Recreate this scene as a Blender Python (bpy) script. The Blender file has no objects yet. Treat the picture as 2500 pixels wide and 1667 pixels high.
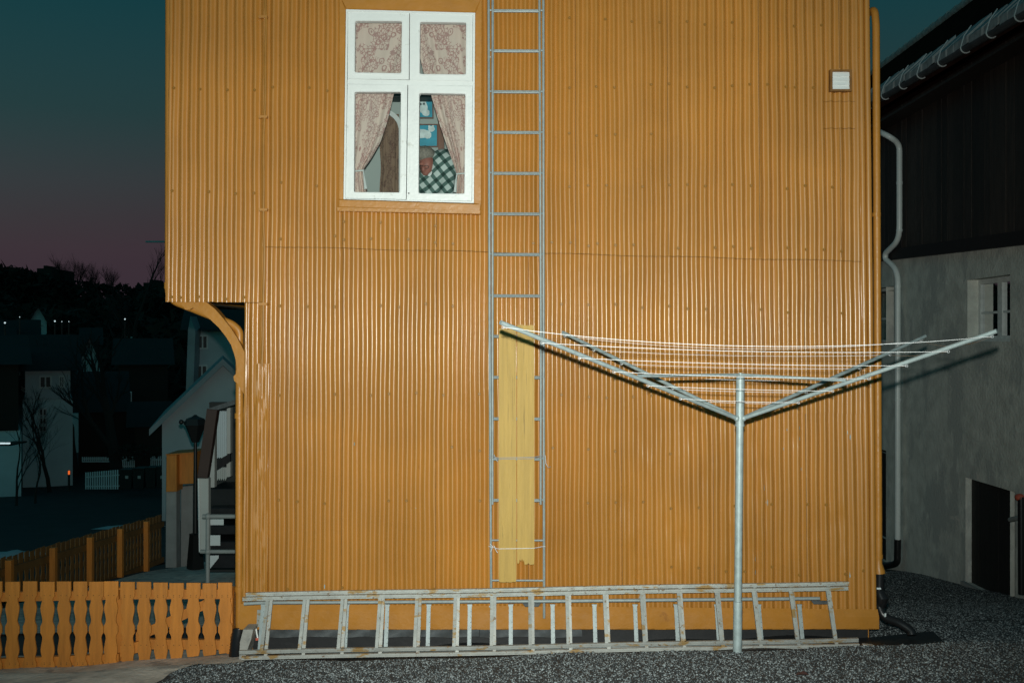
import bpy, math, random
import numpy as np
from mathutils import Vector, Matrix

random.seed(7); np.random.seed(7)
SC = bpy.context.scene
COL = SC.collection
R = math.radians

# ------------------------------------------------------------------ camera, sky, flash, exposure
ZC = 2.335                      # lens height above the foot of the house wall
cam_d = bpy.data.cameras.new('camera'); cam_d.lens = 35; cam_d.sensor_width = 36
cam_d.clip_start = 0.05; cam_d.clip_end = 2000
cam = bpy.data.objects.new('camera', cam_d); COL.objects.link(cam)
cam.location = (0, 0, ZC); cam.rotation_euler = (R(90), 0, 0)
SC.camera = cam

SC.view_settings.view_transform = 'Standard'; SC.view_settings.look = 'None'
SC.view_settings.exposure = 0.0; SC.view_settings.gamma = 1.0
SC.view_settings.use_curve_mapping = False
SC.render.engine = 'CYCLES'
SC.cycles.use_denoising = True
SC.cycles.max_bounces = 6; SC.cycles.transparent_max_bounces = 12
SC.cycles.caustics_reflective = False; SC.cycles.caustics_refractive = False

def lin(r, g, b):               # display colour 0..255 -> linear
    f = lambda c: ((c/255+0.055)/1.055)**2.4 if c/255 > 0.04045 else c/255/12.92
    return (f(r), f(g), f(b), 1)

world = bpy.data.worlds.new('World'); SC.world = world; world.use_nodes = True
wn = world.node_tree; wn.nodes.clear()
w_out = wn.nodes.new('ShaderNodeOutputWorld'); w_bg = wn.nodes.new('ShaderNodeBackground')
w_tc = wn.nodes.new('ShaderNodeTexCoord'); w_sep = wn.nodes.new('ShaderNodeSeparateXYZ')
w_ramp = wn.nodes.new('ShaderNodeValToRGB')
w_sky = wn.nodes.new('ShaderNodeTexSky'); w_sky.sky_type = 'NISHITA'; w_sky.sun_disc = False
w_sky.sun_elevation = R(-3.0); w_sky.sun_rotation = R(205); w_sky.air_density = 1.0; w_sky.ozone_density = 3.0
w_mul = wn.nodes.new('ShaderNodeVectorMath'); w_mul.operation = 'MULTIPLY'; w_mul.inputs[1].default_value = (0.26, 2.1, 0.86)
w_add = wn.nodes.new('ShaderNodeVectorMath'); w_add.operation = 'ADD'
wn.links.new(w_tc.outputs['Generated'], w_sep.inputs[0])
wn.links.new(w_sep.outputs['Z'], w_ramp.inputs[0])
wn.links.new(w_sky.outputs[0], w_mul.inputs[0])
wn.links.new(w_ramp.outputs[0], w_add.inputs[0]); wn.links.new(w_mul.outputs[0], w_add.inputs[1])
wn.links.new(w_add.outputs[0], w_bg.inputs['Color']); wn.links.new(w_bg.outputs[0], w_out.inputs[0])
w_bg.inputs['Strength'].default_value = 1.0
e = w_ramp.color_ramp.elements                                  # dusk: rose band low down, teal above
e[0].position = 0.0; e[0].color = lin(57, 48, 56)
e[1].position = 1.0; e[1].color = lin(14, 34, 37)
for p, c in ((0.085, (59, 46, 55)), (0.145, (50, 42, 50)), (0.21, (31, 33, 37)), (0.32, (6, 18, 22)), (0.5, (10, 36, 38))):
    k = e.new(p); k.color = lin(*c)

fl = bpy.data.lights.new('camera_flash', 'SPOT'); fl.energy = 2560; fl.color = (0.95, 1.0, 0.93)
fl.spot_size = R(79); fl.spot_blend = 1.0; fl.shadow_soft_size = 0.022
flash = bpy.data.objects.new('camera_flash', fl); COL.objects.link(flash)
flash.location = (0.0, 0.02, ZC + 0.155); flash.rotation_euler = (R(90.0), 0, R(0.5))

# ------------------------------------------------------------------ pixel -> place
FP = 2500*35/36.0
YW = 7.78                       # distance of the yellow wall
def W(px, py, Y): return Vector(((px-1250)/FP*Y, Y, ZC-(py-833.5)/FP*Y))
def d(*a): return tuple(v*1.06293 for v in a)
def lerp(a, b, t): return a+(b-a)*t
def pl(x, pts):                 # piecewise linear
    if x <= pts[0][0]: return pts[0][1]
    for (x0, y0), (x1, y1) in zip(pts, pts[1:]):
        if x <= x1: return y0+(y1-y0)*(x-x0)/(x1-x0)
    return pts[-1][1]

# ------------------------------------------------------------------ mesh helpers
WLOC = {}
def wl(o): return WLOC.get(o.name, Vector((0, 0, 0))) if o else Vector((0, 0, 0))
class MB:
    def __init__(s): s.v = []; s.f = []; s.uv = None
    def add(s, vs, fs):
        n = len(s.v); s.v += [tuple(p) for p in vs]; s.f += [tuple(i+n for i in f) for f in fs]; return s
    def hexa(s, p):             # 8 points: 0-3 front loop, 4-7 back loop
        return s.add(p, [(0,1,2,3),(7,6,5,4),(0,4,5,1),(1,5,6,2),(2,6,7,3),(3,7,4,0)])
    def box(s, a, b):
        (x0,y0,z0),(x1,y1,z1) = a, b
        return s.hexa([(x0,y0,z0),(x1,y0,z0),(x1,y0,z1),(x0,y0,z1),(x0,y1,z0),(x1,y1,z0),(x1,y1,z1),(x0,y1,z1)])
    def slab(s, quad, Y0, Y1):  # pixel quad TL,TR,BR,BL on plane Y0, pushed back to Y1
        f = [W(x, y, Y0) for x, y in quad]
        f = [f[3], f[2], f[1], f[0]]
        return s.hexa(f+[Vector((p.x, p.y+Y1-Y0, p.z)) for p in f])
    def bslab(s, quad, Y0, Y1, b=0.006):   # slab with a chamfered face
        f = [W(x, y, Y0) for x, y in quad]; f = [f[3], f[2], f[1], f[0]]
        c = sum(f, Vector())/4
        fi = []
        for p in f:
            q = p.copy()
            q.x += b if p.x < c.x else -b; q.z += b if p.z < c.z else -b; fi.append(q)
        mid = [Vector((p.x, p.y+b, p.z)) for p in f]; bk = [Vector((p.x, Y1, p.z)) for p in f]
        vs = fi+mid+bk; fs = [(0,1,2,3),(11,10,9,8)]
        for k in range(2):
            for i in range(4):
                j = (i+1) % 4; fs.append((k*4+i, k*4+4+i, k*4+4+j, k*4+j))
        return s.add(vs, fs)
    def prism(s, poly, off):    # closed outline of 3D points, pushed along off
        n = len(poly); off = Vector(off)
        vs = [Vector(p) for p in poly]+[Vector(p)+off for p in poly]
        return s.add(vs, [tuple(range(n)), tuple(range(2*n-1, n-1, -1))]+[(i, n+i, n+(i+1) % n, (i+1) % n) for i in range(n)])
    def tube(s, path, r, n=10, cap=True):
        path = [Vector(p) for p in path]; m = len(path)
        rs = r if isinstance(r, (list, tuple)) else [r]*m
        t0 = (path[1]-path[0]).normalized()
        a = t0.orthogonal().normalized(); rings = []
        for i in range(m):
            t = (path[min(i+1, m-1)]-path[max(i-1, 0)]).normalized()
            a = (a-t*a.dot(t)).normalized(); b = t.cross(a)
            rings.append([path[i]+(a*math.cos(2*math.pi*k/n)+b*math.sin(2*math.pi*k/n))*rs[i] for k in range(n)])
        vs = [p for rg in rings for p in rg]
        fs = [(i*n+k, i*n+(k+1) % n, (i+1)*n+(k+1) % n, (i+1)*n+k) for i in range(m-1) for k in range(n)]
        if cap: fs += [tuple(range(n-1, -1, -1)), tuple((m-1)*n+k for k in range(n))]
        return s.add(vs, fs)
    def lathe(s, c, prof, n=16):   # prof: (radius, height) up z
        c = Vector(c)
        vs = [c+Vector((r*math.cos(2*math.pi*k/n), r*math.sin(2*math.pi*k/n), z)) for r, z in prof for k in range(n)]
        m = len(prof)
        fs = [(i*n+k, i*n+(k+1) % n, (i+1)*n+(k+1) % n, (i+1)*n+k) for i in range(m-1) for k in range(n)]
        fs += [tuple(range(n-1, -1, -1)), tuple((m-1)*n+k for k in range(n))]
        return s.add(vs, fs)
    def ball(s, c, r, n=10, m=7):
        c = Vector(c); rr = r if isinstance(r, (tuple, list, Vector)) else (r, r, r)
        vs = [c+Vector((0, 0, rr[2]))]
        for i in range(1, m):
            for k in range(n):
                vs.append(c+Vector((rr[0]*math.sin(math.pi*i/m)*math.cos(2*math.pi*k/n), rr[1]*math.sin(math.pi*i/m)*math.sin(2*math.pi*k/n), rr[2]*math.cos(math.pi*i/m))))
        vs.append(c-Vector((0, 0, rr[2]))); L = len(vs)-1; fs = []
        for k in range(n):
            fs.append((0, 1+k, 1+(k+1) % n)); fs.append((L, L-n+(k+1) % n, L-n+k))
            for i in range(m-2): fs.append((1+i*n+k, 1+(i+1)*n+k, 1+(i+1)*n+(k+1) % n, 1+i*n+(k+1) % n))
        return s.add(vs, fs)
    def grid(s, nu, nv, fn, flip=False):
        n = len(s.v)
        for i in range(nu+1):
            for j in range(nv+1): s.v.append(tuple(fn(i/nu, j/nv)))
        for i in range(nu):
            for j in range(nv):
                a = n+i*(nv+1)+j; q = (a, a+1, a+nv+2, a+nv+1)
                s.f.append(q[::-1] if flip else q)
        return s
    def build(s, name, mat, parent=None, smooth=False, centre=True, angle=40):
        me = bpy.data.meshes.new(name)
        V = np.array(s.v, dtype=np.float64)
        c = Vector(((V[:,0].min()+V[:,0].max())/2, (V[:,1].min()+V[:,1].max())/2, V[:,2].min())) if centre else Vector((0,0,0))
        V = V-np.array(c)
        me.from_pydata(V.tolist(), [], s.f); me.materials.append(mat); me.update()
        if smooth:
            me.polygons.foreach_set('use_smooth', [True]*len(me.polygons))
            if angle < 180:
                try: me.set_sharp_from_angle(angle=R(angle))
                except Exception: pass
        return put(name, me, c, parent)
def put(name, me, loc, parent=None):
    o = bpy.data.objects.new(name, me); COL.objects.link(o)
    WLOC[o.name] = Vector(loc); o.location = Vector(loc)-wl(parent)
    if parent: o.parent = parent
    return o
def tag(o, label=None, cat=None, group=None, kind=None):
    if label: o['label'] = label
    if cat: o['category'] = cat
    if group: o['group'] = group
    if kind: o['kind'] = kind
    return o
def thing(name, loc, label, cat, group=None):
    o = bpy.data.objects.new(name, None); COL.objects.link(o); o.empty_display_size = 0.1
    o.location = Vector(loc); WLOC[o.name] = Vector(loc)
    return tag(o, label, cat, group)
def smooth_path(pts, n=6):      # Catmull-Rom
    P = [Vector(p) for p in pts]; out = []
    for i in range(len(P)-1):
        a, b, c, e_ = P[max(i-1, 0)], P[i], P[i+1], P[min(i+2, len(P)-1)]
        for k in range(n):
            t = k/n
            out.append(0.5*((2*b)+(c-a)*t+(2*a-5*b+4*c-e_)*t*t+(3*b-a-3*c+e_)*t**3))
    return out+[P[-1]]
def round_path(pts, r, n=5):    # polyline with rounded corners
    P = [Vector(p) for p in pts]; out = [P[0]]
    for i in range(1, len(P)-1):
        a, b, c = P[i-1], P[i], P[i+1]
        d1, d2 = (a-b), (c-b); rr = min(r, d1.length*0.48, d2.length*0.48)
        s, t = b+d1.normalized()*rr, b+d2.normalized()*rr
        for k in range(n+1):
            u = k/n; out.append((1-u)**2*s+2*u*(1-u)*b+u*u*t)
    return out+[P[-1]]

# ------------------------------------------------------------------ materials
def mat(name, col, rough=0.5, metal=0.0, var=0.0, vs=6.0, bump=0.0, bs=50.0, stretch=(1, 1, 1), stain=None, stain_t=0.62, stain_s=9.0,
        stain_stretch=(1, 1, 1), col2=None, spec=0.5, rvar=0.0, stain2=None, stain2_t=0.7, stain2_s=30.0, coat=0.0, island=False, bdist=0.01, orand=0.0):
    m = bpy.data.materials.new(name); m.use_nodes = True; nt = m.node_tree; N = nt.nodes; L = nt.links
    b = N['Principled BSDF']; b.inputs['Roughness'].default_value = rough; b.inputs['Metallic'].default_value = metal
    b.inputs['Specular IOR Level'].default_value = spec
    if coat: b.inputs['Coat Weight'].default_value = coat; b.inputs['Coat Roughness'].default_value = 0.23
    geo = N.new('ShaderNodeNewGeometry')
    def noise(scale, st=(1, 1, 1), det=4.0, rg=0.55):
        mp = N.new('ShaderNodeMapping'); mp.inputs['Scale'].default_value = st
        L.new(geo.outputs['Position'], mp.inputs['Vector'])
        t = N.new('ShaderNodeTexNoise'); t.inputs['Scale'].default_value = scale; t.inputs['Detail'].default_value = det
        t.inputs['Roughness'].default_value = rg; L.new(mp.outputs[0], t.inputs['Vector']); return t.outputs['Fac']
    def ramp(fac, p0, p1, c0=(0, 0, 0, 1), c1=(1, 1, 1, 1)):
        r = N.new('ShaderNodeValToRGB'); r.color_ramp.elements[0].position = p0; r.color_ramp.elements[1].position = p1
        r.color_ramp.elements[0].color = c0; r.color_ramp.elements[1].color = c1; L.new(fac, r.inputs[0]); return r.outputs[0]
    def mix(fac, a, c):
        x = N.new('ShaderNodeMix'); x.data_type = 'RGBA'
        L.new(fac, x.inputs['Factor'])
        for s, v in ((x.inputs[6], a), (x.inputs[7], c)):
            if isinstance(v, tuple): s.default_value = v if len(v) == 4 else (*v, 1)
            else: L.new(v, s)
        return x.outputs[2]
    c = tuple(col[:3])
    if var or col2 or island:
        lo = tuple(max(0, x*(1-var)) for x in c); hi = tuple(x*(1+var) for x in c) if not col2 else tuple(col2[:3])
        fac = geo.outputs['Random Per Island'] if island else noise(vs, stretch)
        cur = ramp(fac, 0.35 if island else 0.3, 1.15 if island else 0.7, (*lo, 1), (*hi, 1))
    else: cur = (*c, 1)
    if stain: cur = mix(ramp(noise(stain_s, stain_stretch, 6.0, 0.65), stain_t, stain_t+0.06), cur, tuple(stain[:3]))
    if stain2: cur = mix(ramp(noise(stain2_s, (1, 1, 1), 5.0, 0.6), stain2_t, stain2_t+0.03), cur, tuple(stain2[:3]))
    if orand:
        oi = N.new('ShaderNodeObjectInfo'); rm = N.new('ShaderNodeMapRange'); rm.inputs['To Min'].default_value = 1-orand; rm.inputs['To Max'].default_value = 1+orand; L.new(oi.outputs['Random'], rm.inputs['Value'])
        vm = N.new('ShaderNodeVectorMath'); vm.operation = 'SCALE'; L.new(rm.outputs[0], vm.inputs['Scale'])
        if isinstance(cur, tuple): vm.inputs[0].default_value = cur[:3]
        else: L.new(cur, vm.inputs[0])
        cur = vm.outputs[0]
    if isinstance(cur, tuple): b.inputs['Base Color'].default_value = cur
    else: L.new(cur, b.inputs['Base Color'])
    if rvar:
        rr = ramp(noise(14.0), 0.3, 0.7, (max(0.05, rough-rvar),)*3+(1,), (min(1, rough+rvar),)*3+(1,)); L.new(rr, b.inputs['Roughness'])
    if bump:
        bp = N.new('ShaderNodeBump'); bp.inputs['Strength'].default_value = bump; bp.inputs['Distance'].default_value = bdist
        L.new(noise(bs, stretch), bp.inputs['Height']); L.new(bp.outputs[0], b.inputs['Normal'])
    return m

YEL = (0.435, 0.183, 0.027)
M = {}
M['paint'] = mat('ochre_gloss_paint', YEL, 0.47, var=0.12, vs=1.3, bump=0.03, bs=38, rvar=0.04, spec=0.6, coat=0.60, orand=0.035, stain=(0.36, 0.145, 0.02), stain_t=0.68, stain_s=4, stain_stretch=(6, 1, 0.8), stain2=(0.40, 0.42, 0.40), stain2_t=0.775, stain2_s=11)
M['deep_brown'] = mat('deep_brown_matte', (0.20, 0.085, 0.014), 0.6, var=0.3, vs=12)  # lap lines standing for gap shade and dirt; also vent frame, nail heads
M['conduit'] = mat('conduit_paint', (0.36, 0.16, 0.026), 0.4, var=0.12, vs=8)
M['screw'] = mat('painted_screw', (0.30, 0.14, 0.022), 0.45)
M['trim'] = mat('ochre_trim_paint', YEL, 0.42, var=0.08, vs=5, bump=0.25, bs=30, rvar=0.08, stain=(0.30, 0.12, 0.02), stain_t=0.66, stain_s=7)
M['fence'] = mat('ochre_fence_paint', (0.56, 0.198, 0.027), 0.55, orand=0.10, var=0.16, vs=5, bump=0.3, bs=60, stretch=(6, 6, 0.6), stain2=(0.5, 0.42, 0.28), stain2_t=0.74, stain2_s=9)
M['fence_back'] = mat('dark_fence_paint', (0.17, 0.085, 0.020), 0.7, var=0.2, vs=5)  # darker ochre for boards and rails of the downhill fence
M['white'] = mat('white_gloss_paint', (0.76, 0.78, 0.76), 0.35, var=0.03, vs=7, bump=0.25, bs=45, stain=(0.60, 0.61, 0.57), stain_t=0.62, stain_s=12, stain2=(0.45, 0.44, 0.38), stain2_t=0.73, stain2_s=24)
M['galv'] = mat('galvanised_tube', (0.31, 0.37, 0.37), 0.5, metal=0.2, var=0.16, vs=22, bump=0.1, bs=90, stain=(0.20, 0.18, 0.15), stain_t=0.68, stain_s=16)
M['steel'] = mat('blue_grey_ladder_steel', (0.29, 0.335, 0.335), 0.5, metal=0.15, var=0.12, vs=20, bump=0.1, bs=90, stain=(0.16, 0.13, 0.10), stain_t=0.70, stain_s=14)
M['alu'] = mat('worn_aluminium', (0.37, 0.38, 0.355), 0.5, metal=0.2, orand=0.15, var=0.14, vs=14, bump=0.12, bs=80, stain=(0.33, 0.21, 0.08), stain_t=0.56, stain_s=6, stain_stretch=(1, 1, 3), stain2=(0.2, 0.14, 0.09), stain2_t=0.62, stain2_s=26)
M['board'] = mat('pale_yellow_old_paint', (0.53, 0.335, 0.085), 0.62, var=0.10, vs=5, bump=0.4, bs=26, stretch=(9, 9, 0.5), stain=(0.36, 0.23, 0.06), stain_t=0.60, stain_s=6, stain_stretch=(12, 12, 0.35), stain2=(0.34, 0.31, 0.27), stain2_t=0.735, stain2_s=8)
M['line'] = mat('white_plastic_line', (0.8, 0.8, 0.8), 0.5)
M['wire'] = mat('grey_wire', (0.45, 0.47, 0.48), 0.5, metal=0.3)
M['black'] = mat('black_plastic', (0.012, 0.012, 0.013), 0.35)
M['tarp'] = mat('black_membrane', (0.010, 0.011, 0.012), 0.55, bump=0.3, bs=12)
M['zinc'] = mat('zinc_flashing', (0.085, 0.095, 0.10), 0.55, metal=0.3, var=0.2, vs=16, bump=0.3, bs=24)
M['concrete'] = mat('raw_concrete', (0.34, 0.33, 0.30), 0.85, var=0.2, vs=9, bump=0.6, bs=40, stain=(0.20, 0.20, 0.19), stain_t=0.58, stain_s=5)
M['post'] = mat('pale_concrete_post', (0.30, 0.30, 0.29), 0.85, var=0.12, vs=6, bump=0.3, bs=40)
M['path'] = mat('path_concrete', (0.60, 0.555, 0.49), 0.9, var=0.24, vs=7, bump=1.0, bs=26, stain=(0.36, 0.345, 0.32), stain_t=0.55, stain_s=4, stain2=(0.52, 0.47, 0.40), stain2_t=0.66, stain2_s=13)
M['plaster'] = mat('grey_rough_plaster', (0.64, 0.635, 0.575), 0.92, var=0.17, vs=4.5, bump=1.0, bs=18, stain=(0.50, 0.505, 0.47), stain_t=0.52, stain_s=1.8, stain_stretch=(1, 1, 0.5), stain2=(0.70, 0.66, 0.60), stain2_t=0.66, stain2_s=5)
M['plank'] = mat('black_brown_planks', (0.034, 0.023, 0.018), 0.6, orand=0.35, var=0.35, vs=5, bump=0.5, bs=30, stretch=(4, 4, 0.4))
M['rooftile'] = mat('dark_roof_tile', (0.045, 0.018, 0.013), 0.95, var=0.3, vs=6, spec=0.0)
M['tile_end'] = mat('weathered_tile_end', (0.32, 0.34, 0.34), 0.75, var=0.3, vs=9)
M['gutter'] = mat('dark_gutter', (0.07, 0.075, 0.08), 0.5, var=0.2, vs=5)
M['hook'] = mat('pale_hook_metal', (0.55, 0.58, 0.58), 0.4)
M['pipe'] = mat('pale_grey_pipe', (0.78, 0.82, 0.80), 0.3, var=0.05, vs=5)
M['winframe'] = mat('grey_window_paint', (0.70, 0.73, 0.71), 0.6, var=0.12, vs=12)
M['door'] = mat('black_door', (0.014, 0.011, 0.009), 0.7, var=0.3, vs=4, bump=0.4, bs=20, stretch=(5, 5, 0.5))
M['inner'] = mat('room_wall', (0.36, 0.40, 0.38), 0.8, var=0.04, vs=2)
M['innerwhite'] = mat('room_white_trim', (0.62, 0.64, 0.63), 0.6)
M['dark'] = mat('near_black_matte', (0.010, 0.012, 0.012), 0.6)  # near black: room shade strip, jetty soffit, porch rear wall
M['wood'] = mat('brown_wood', (0.17, 0.065, 0.035), 0.45, var=0.2, vs=10, stretch=(4, 4, 0.5))
M['photo'] = mat('teal_print', (0.03, 0.30, 0.42), 0.4, var=0.25, vs=7)
M['fur'] = mat('white_fur_print', (0.62, 0.72, 0.72), 0.6, var=0.18, vs=26)
M['furdark'] = mat('dark_fur_print', (0.06, 0.07, 0.08), 0.6)
M['skin'] = mat('skin', (0.28, 0.105, 0.08), 0.5, var=0.15, vs=22, spec=0.3)
M['hair'] = mat('grey_hair', (0.22, 0.19, 0.16), 0.75, var=0.35, vs=60, bump=0.6, bs=90)
M['trouser'] = mat('dark_trousers', (0.03, 0.035, 0.045), 0.8)
M['undershirt'] = mat('white_cotton', (0.6, 0.63, 0.62), 0.8)
M['brownboard'] = mat('dark_brown_paint', (0.045, 0.022, 0.017), 0.5, var=0.1, vs=5)
M['offwhite'] = mat('off_white_cladding', (0.42, 0.44, 0.42), 0.6, var=0.06, vs=4)
M['step'] = mat('black_stone_step', (0.014, 0.014, 0.016), 0.35, var=0.3, vs=9)
M['card'] = mat('white_board', (0.62, 0.66, 0.66), 0.6)
M['rail'] = mat('grey_painted_pipe', (0.28, 0.30, 0.29), 0.5, var=0.1, vs=12)
M['lamp'] = mat('black_iron', (0.010, 0.010, 0.010), 0.45)
M['asphalt'] = mat('asphalt', (0.030, 0.033, 0.036), 0.85, var=0.25, vs=1.2, bump=0.3, bs=30)
M['earth'] = mat('dark_earth_and_grit', (0.040, 0.043, 0.044), 0.9, var=0.35, vs=30, bump=0.8, bs=60)
M['stone'] = mat('crushed_stone', (0.024, 0.030, 0.033), 0.5, col2=(0.27, 0.305, 0.31), island=True, spec=0.5)
M['village'] = mat('white_house_boards', (0.58, 0.74, 0.76), 0.8, var=0.1, vs=0.8)
M['villageblue'] = mat('blue_grey_house_boards', (0.50, 0.56, 0.58), 0.8, var=0.1, vs=0.8)
M['villagedark'] = mat('dark_brown_house_boards', (0.020, 0.014, 0.010), 0.85, var=0.2, vs=0.8)
M['vroof'] = mat('dark_house_roof', (0.016, 0.016, 0.017), 0.85, var=0.2, vs=1)
M['vroofpale'] = mat('grey_metal_roof', (0.30, 0.34, 0.36), 0.7, var=0.2, vs=1)
M['vglass'] = mat('dark_window_glass', (0.012, 0.014, 0.016), 0.5)
M['bark'] = mat('dark_bark', (0.022, 0.021, 0.019), 0.9)
M['bush'] = mat('dark_evergreen', (0.014, 0.017, 0.012), 0.9, var=0.4, vs=1)
M['snow'] = mat('old_snow', (0.55, 0.58, 0.6), 0.9)
M['red'] = mat('red_plastic', (0.5, 0.1, 0.06), 0.5)
M['leaf'] = mat('dry_leaf', (0.06, 0.022, 0.018), 0.8)
M['ledge'] = mat('ledge_board', (0.016, 0.010, 0.010), 0.7)
def emit(name, col, s):
    m = bpy.data.materials.new(name); m.use_nodes = True; b = m.node_tree.nodes['Principled BSDF']
    b.inputs['Base Color'].default_value = (0.1, 0.1, 0.1, 1); b.inputs['Emission Color'].default_value = (*col, 1); b.inputs['Emission Strength'].default_value = s; return m
M['glow'] = emit('lit_lamp_glass', (0.75, 0.95, 1.0), 0.75)
M['glow_orange'] = emit('lit_orange_lens', (1.0, 0.16, 0.02), 0.8)
def glass(name):
    m = bpy.data.materials.new(name); m.use_nodes = True; nt = m.node_tree; N = nt.nodes; L = nt.links; N.clear()
    o = N.new('ShaderNodeOutputMaterial'); mx = N.new('ShaderNodeMixShader'); t = N.new('ShaderNodeBsdfTransparent'); g = N.new('ShaderNodeBsdfGlossy')
    f = N.new('ShaderNodeFresnel'); f.inputs['IOR'].default_value = 1.5; g.inputs['Roughness'].default_value = 0.02
    t.inputs['Color'].default_value = (0.90, 0.94, 0.93, 1)
    L.new(f.outputs[0], mx.inputs[0]); L.new(t.outputs[0], mx.inputs[1]); L.new(g.outputs[0], mx.inputs[2]); L.new(mx.outputs[0], o.inputs[0]); return m
M['glass'] = glass('window_glass')

def floral(name, base, c1, c2):      # printed scrolls and roses on cream cloth (UV in metres)
    m = bpy.data.materials.new(name); m.use_nodes = True; nt = m.node_tree; N = nt.nodes; L = nt.links
    b = N['Principled BSDF']; b.inputs['Roughness'].default_value = 0.85
    uv = N.new('ShaderNodeUVMap'); uv.uv_map = 'UVMap'
    def vor(scale, feat='F1'):
        v = N.new('ShaderNodeTexVoronoi'); v.feature = feat; v.inputs['Scale'].default_value = scale; return v
    def math_(op, a, c=None):
        x = N.new('ShaderNodeMath'); x.operation = op
        for s, v in ((x.inputs[0], a), (x.inputs[1], c)):
            if v is None: continue
            if isinstance(v, (int, float)): s.default_value = v
            else: L.new(v, s)
        return x.outputs[0]
    nz = N.new('ShaderNodeTexNoise'); nz.inputs['Scale'].default_value = 9; nz.inputs['Detail'].default_value = 3; L.new(uv.outputs[0], nz.inputs['Vector'])
    off = N.new('ShaderNodeVectorMath'); off.operation = 'SCALE'; off.inputs['Scale'].default_value = 0.06; L.new(nz.outputs['Color'], off.inputs[0])
    ad = N.new('ShaderNodeVectorMath'); ad.operation = 'ADD'; L.new(uv.outputs[0], ad.inputs[0]); L.new(off.outputs[0], ad.inputs[1])
    v1 = vor(9.5); L.new(ad.outputs[0], v1.inputs['Vector'])
    rings = math_('SINE', math_('MULTIPLY', v1.outputs['Distance'], 30.0))       # concentric petals
    inside = math_('LESS_THAN', v1.outputs['Distance'], 0.40)
    petals = math_('MULTIPLY', math_('GREATER_THAN', rings, 0.30), inside)
    v2 = vor(36.0, 'DISTANCE_TO_EDGE'); L.new(ad.outputs[0], v2.inputs['Vector'])
    leaves = math_('LESS_THAN', v2.outputs['Distance'], 0.09)
    n2 = N.new('ShaderNodeTexNoise'); n2.inputs['Scale'].default_value = 6; n2.inputs['Detail'].default_value = 2; L.new(uv.outputs[0], n2.inputs['Vector'])
    zone = math_('GREATER_THAN', n2.outputs['Fac'], 0.46)
    patt = math_('MAXIMUM', petals, math_('MULTIPLY', leaves, zone))
    n3 = N.new('ShaderNodeTexNoise'); n3.inputs['Scale'].default_value = 4; L.new(uv.outputs[0], n3.inputs['Vector'])
    mc = N.new('ShaderNodeMix'); mc.data_type = 'RGBA'; L.new(n3.outputs['Fac'], mc.inputs['Factor']); mc.inputs[6].default_value = (*c1, 1); mc.inputs[7].default_value = (*c2, 1)
    mx = N.new('ShaderNodeMix'); mx.data_type = 'RGBA'; mx.inputs[6].default_value = (*base, 1); L.new(mc.outputs[2], mx.inputs[7])
    L.new(math_('MULTIPLY', patt, 0.66), mx.inputs['Factor']); L.new(mx.outputs[2], b.inputs['Base Color']); return m
M['curtain'] = floral('floral_curtain_cloth', (0.62, 0.49, 0.425), (0.32, 0.06, 0.06), (0.24, 0.15, 0.15))
M['portiere'] = floral('brown_floral_cloth', (0.24, 0.15, 0.10), (0.09, 0.02, 0.016), (0.06, 0.03, 0.025))
def plaid():
    m = bpy.data.materials.new('plaid_shirt_cloth'); m.use_nodes = True; nt = m.node_tree; N = nt.nodes; L = nt.links
    b = N['Principled BSDF']; b.inputs['Roughness'].default_value = 0.85
    geo = N.new('ShaderNodeNewGeometry'); cur = None
    facs = []
    for ang in (38, -52):
        mp = N.new('ShaderNodeMapping'); mp.inputs['Rotation'].default_value = (0, R(ang), 0); L.new(geo.outputs['Position'], mp.inputs[0])
        w = N.new('ShaderNodeTexWave'); w.bands_direction = 'X'; w.inputs['Scale'].default_value = 4.2; w.inputs['Distortion'].default_value = 1.0; w.inputs['Detail Scale'].default_value = 0.6
        L.new(mp.outputs[0], w.inputs['Vector'])
        r = N.new('ShaderNodeValToRGB'); r.color_ramp.elements[0].position = 0.60; r.color_ramp.elements[1].position = 0.68; L.new(w.outputs['Fac'], r.inputs[0]); facs.append(r.outputs[0])
    cur = (0.46, 0.53, 0.51, 1)
    for f in facs:
        x = N.new('ShaderNodeMix'); x.data_type = 'RGBA'; x.blend_type = 'MULTIPLY'; L.new(f, x.inputs['Factor'])
        if isinstance(cur, tuple): x.inputs[6].default_value = cur
        else: L.new(cur, x.inputs[6])
        x.inputs[7].default_value = (0.16, 0.24, 0.22, 1); cur = x.outputs[2]
    L.new(cur, b.inputs['Base Color']); return m
M['plaid'] = plaid()

# ------------------------------------------------------------------ ground
PROF = [(-6, 0.75), (3.0, 0.73), (5.2, 0.556), (6.2, 0.413), (7.30, 0.03), (7.8, -0.03), (9, -0.22), (12.6, -0.95), (16.7, -1.47), (18, -1.78), (24, -2.5), (30, -3.15),
        (45, -4.35), (66, -4.6), (90, -1.5), (120, 3.0), (160, 8.0), (200, 11.5), (260, 12.0), (600, 0.0)]
def ground_z(x, y):
    z = pl(y, PROF) if y < 8.6 else sum(pl(y+k, PROF) for k in (-1.0, -0.5, 0.0, 0.5, 1.0))/5
    w = max(0.0, min(1.0, (12-y)/4)) if y > 8 else 1.0
    z += w*(0.027*(min(max(x, -2), 4)-1.4)+0.06*min(0, max(x, -6)+2))
    if y > 90: z += 1.6*math.sin(x*0.05+1.3)*min(1, (y-90)/60)+0.8*math.sin(x*0.13+y*0.05)
    if y < 9: z += 0.008*math.sin(x*3.1+y*2.0)+0.006*math.sin(x*7.3-y*5.1)
    return z
xs = sorted(set([-400, -250, -160, -120, -90, -70, -55, -42, -34, -27, -22, -18, -15]+[x*0.5 for x in range(-26, 0)]+[x*0.12 for x in range(-20, 62)]+[7.6, 8.5, 10, 13, 17, 24, 36, 60, 100, 180, 400]))
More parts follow.
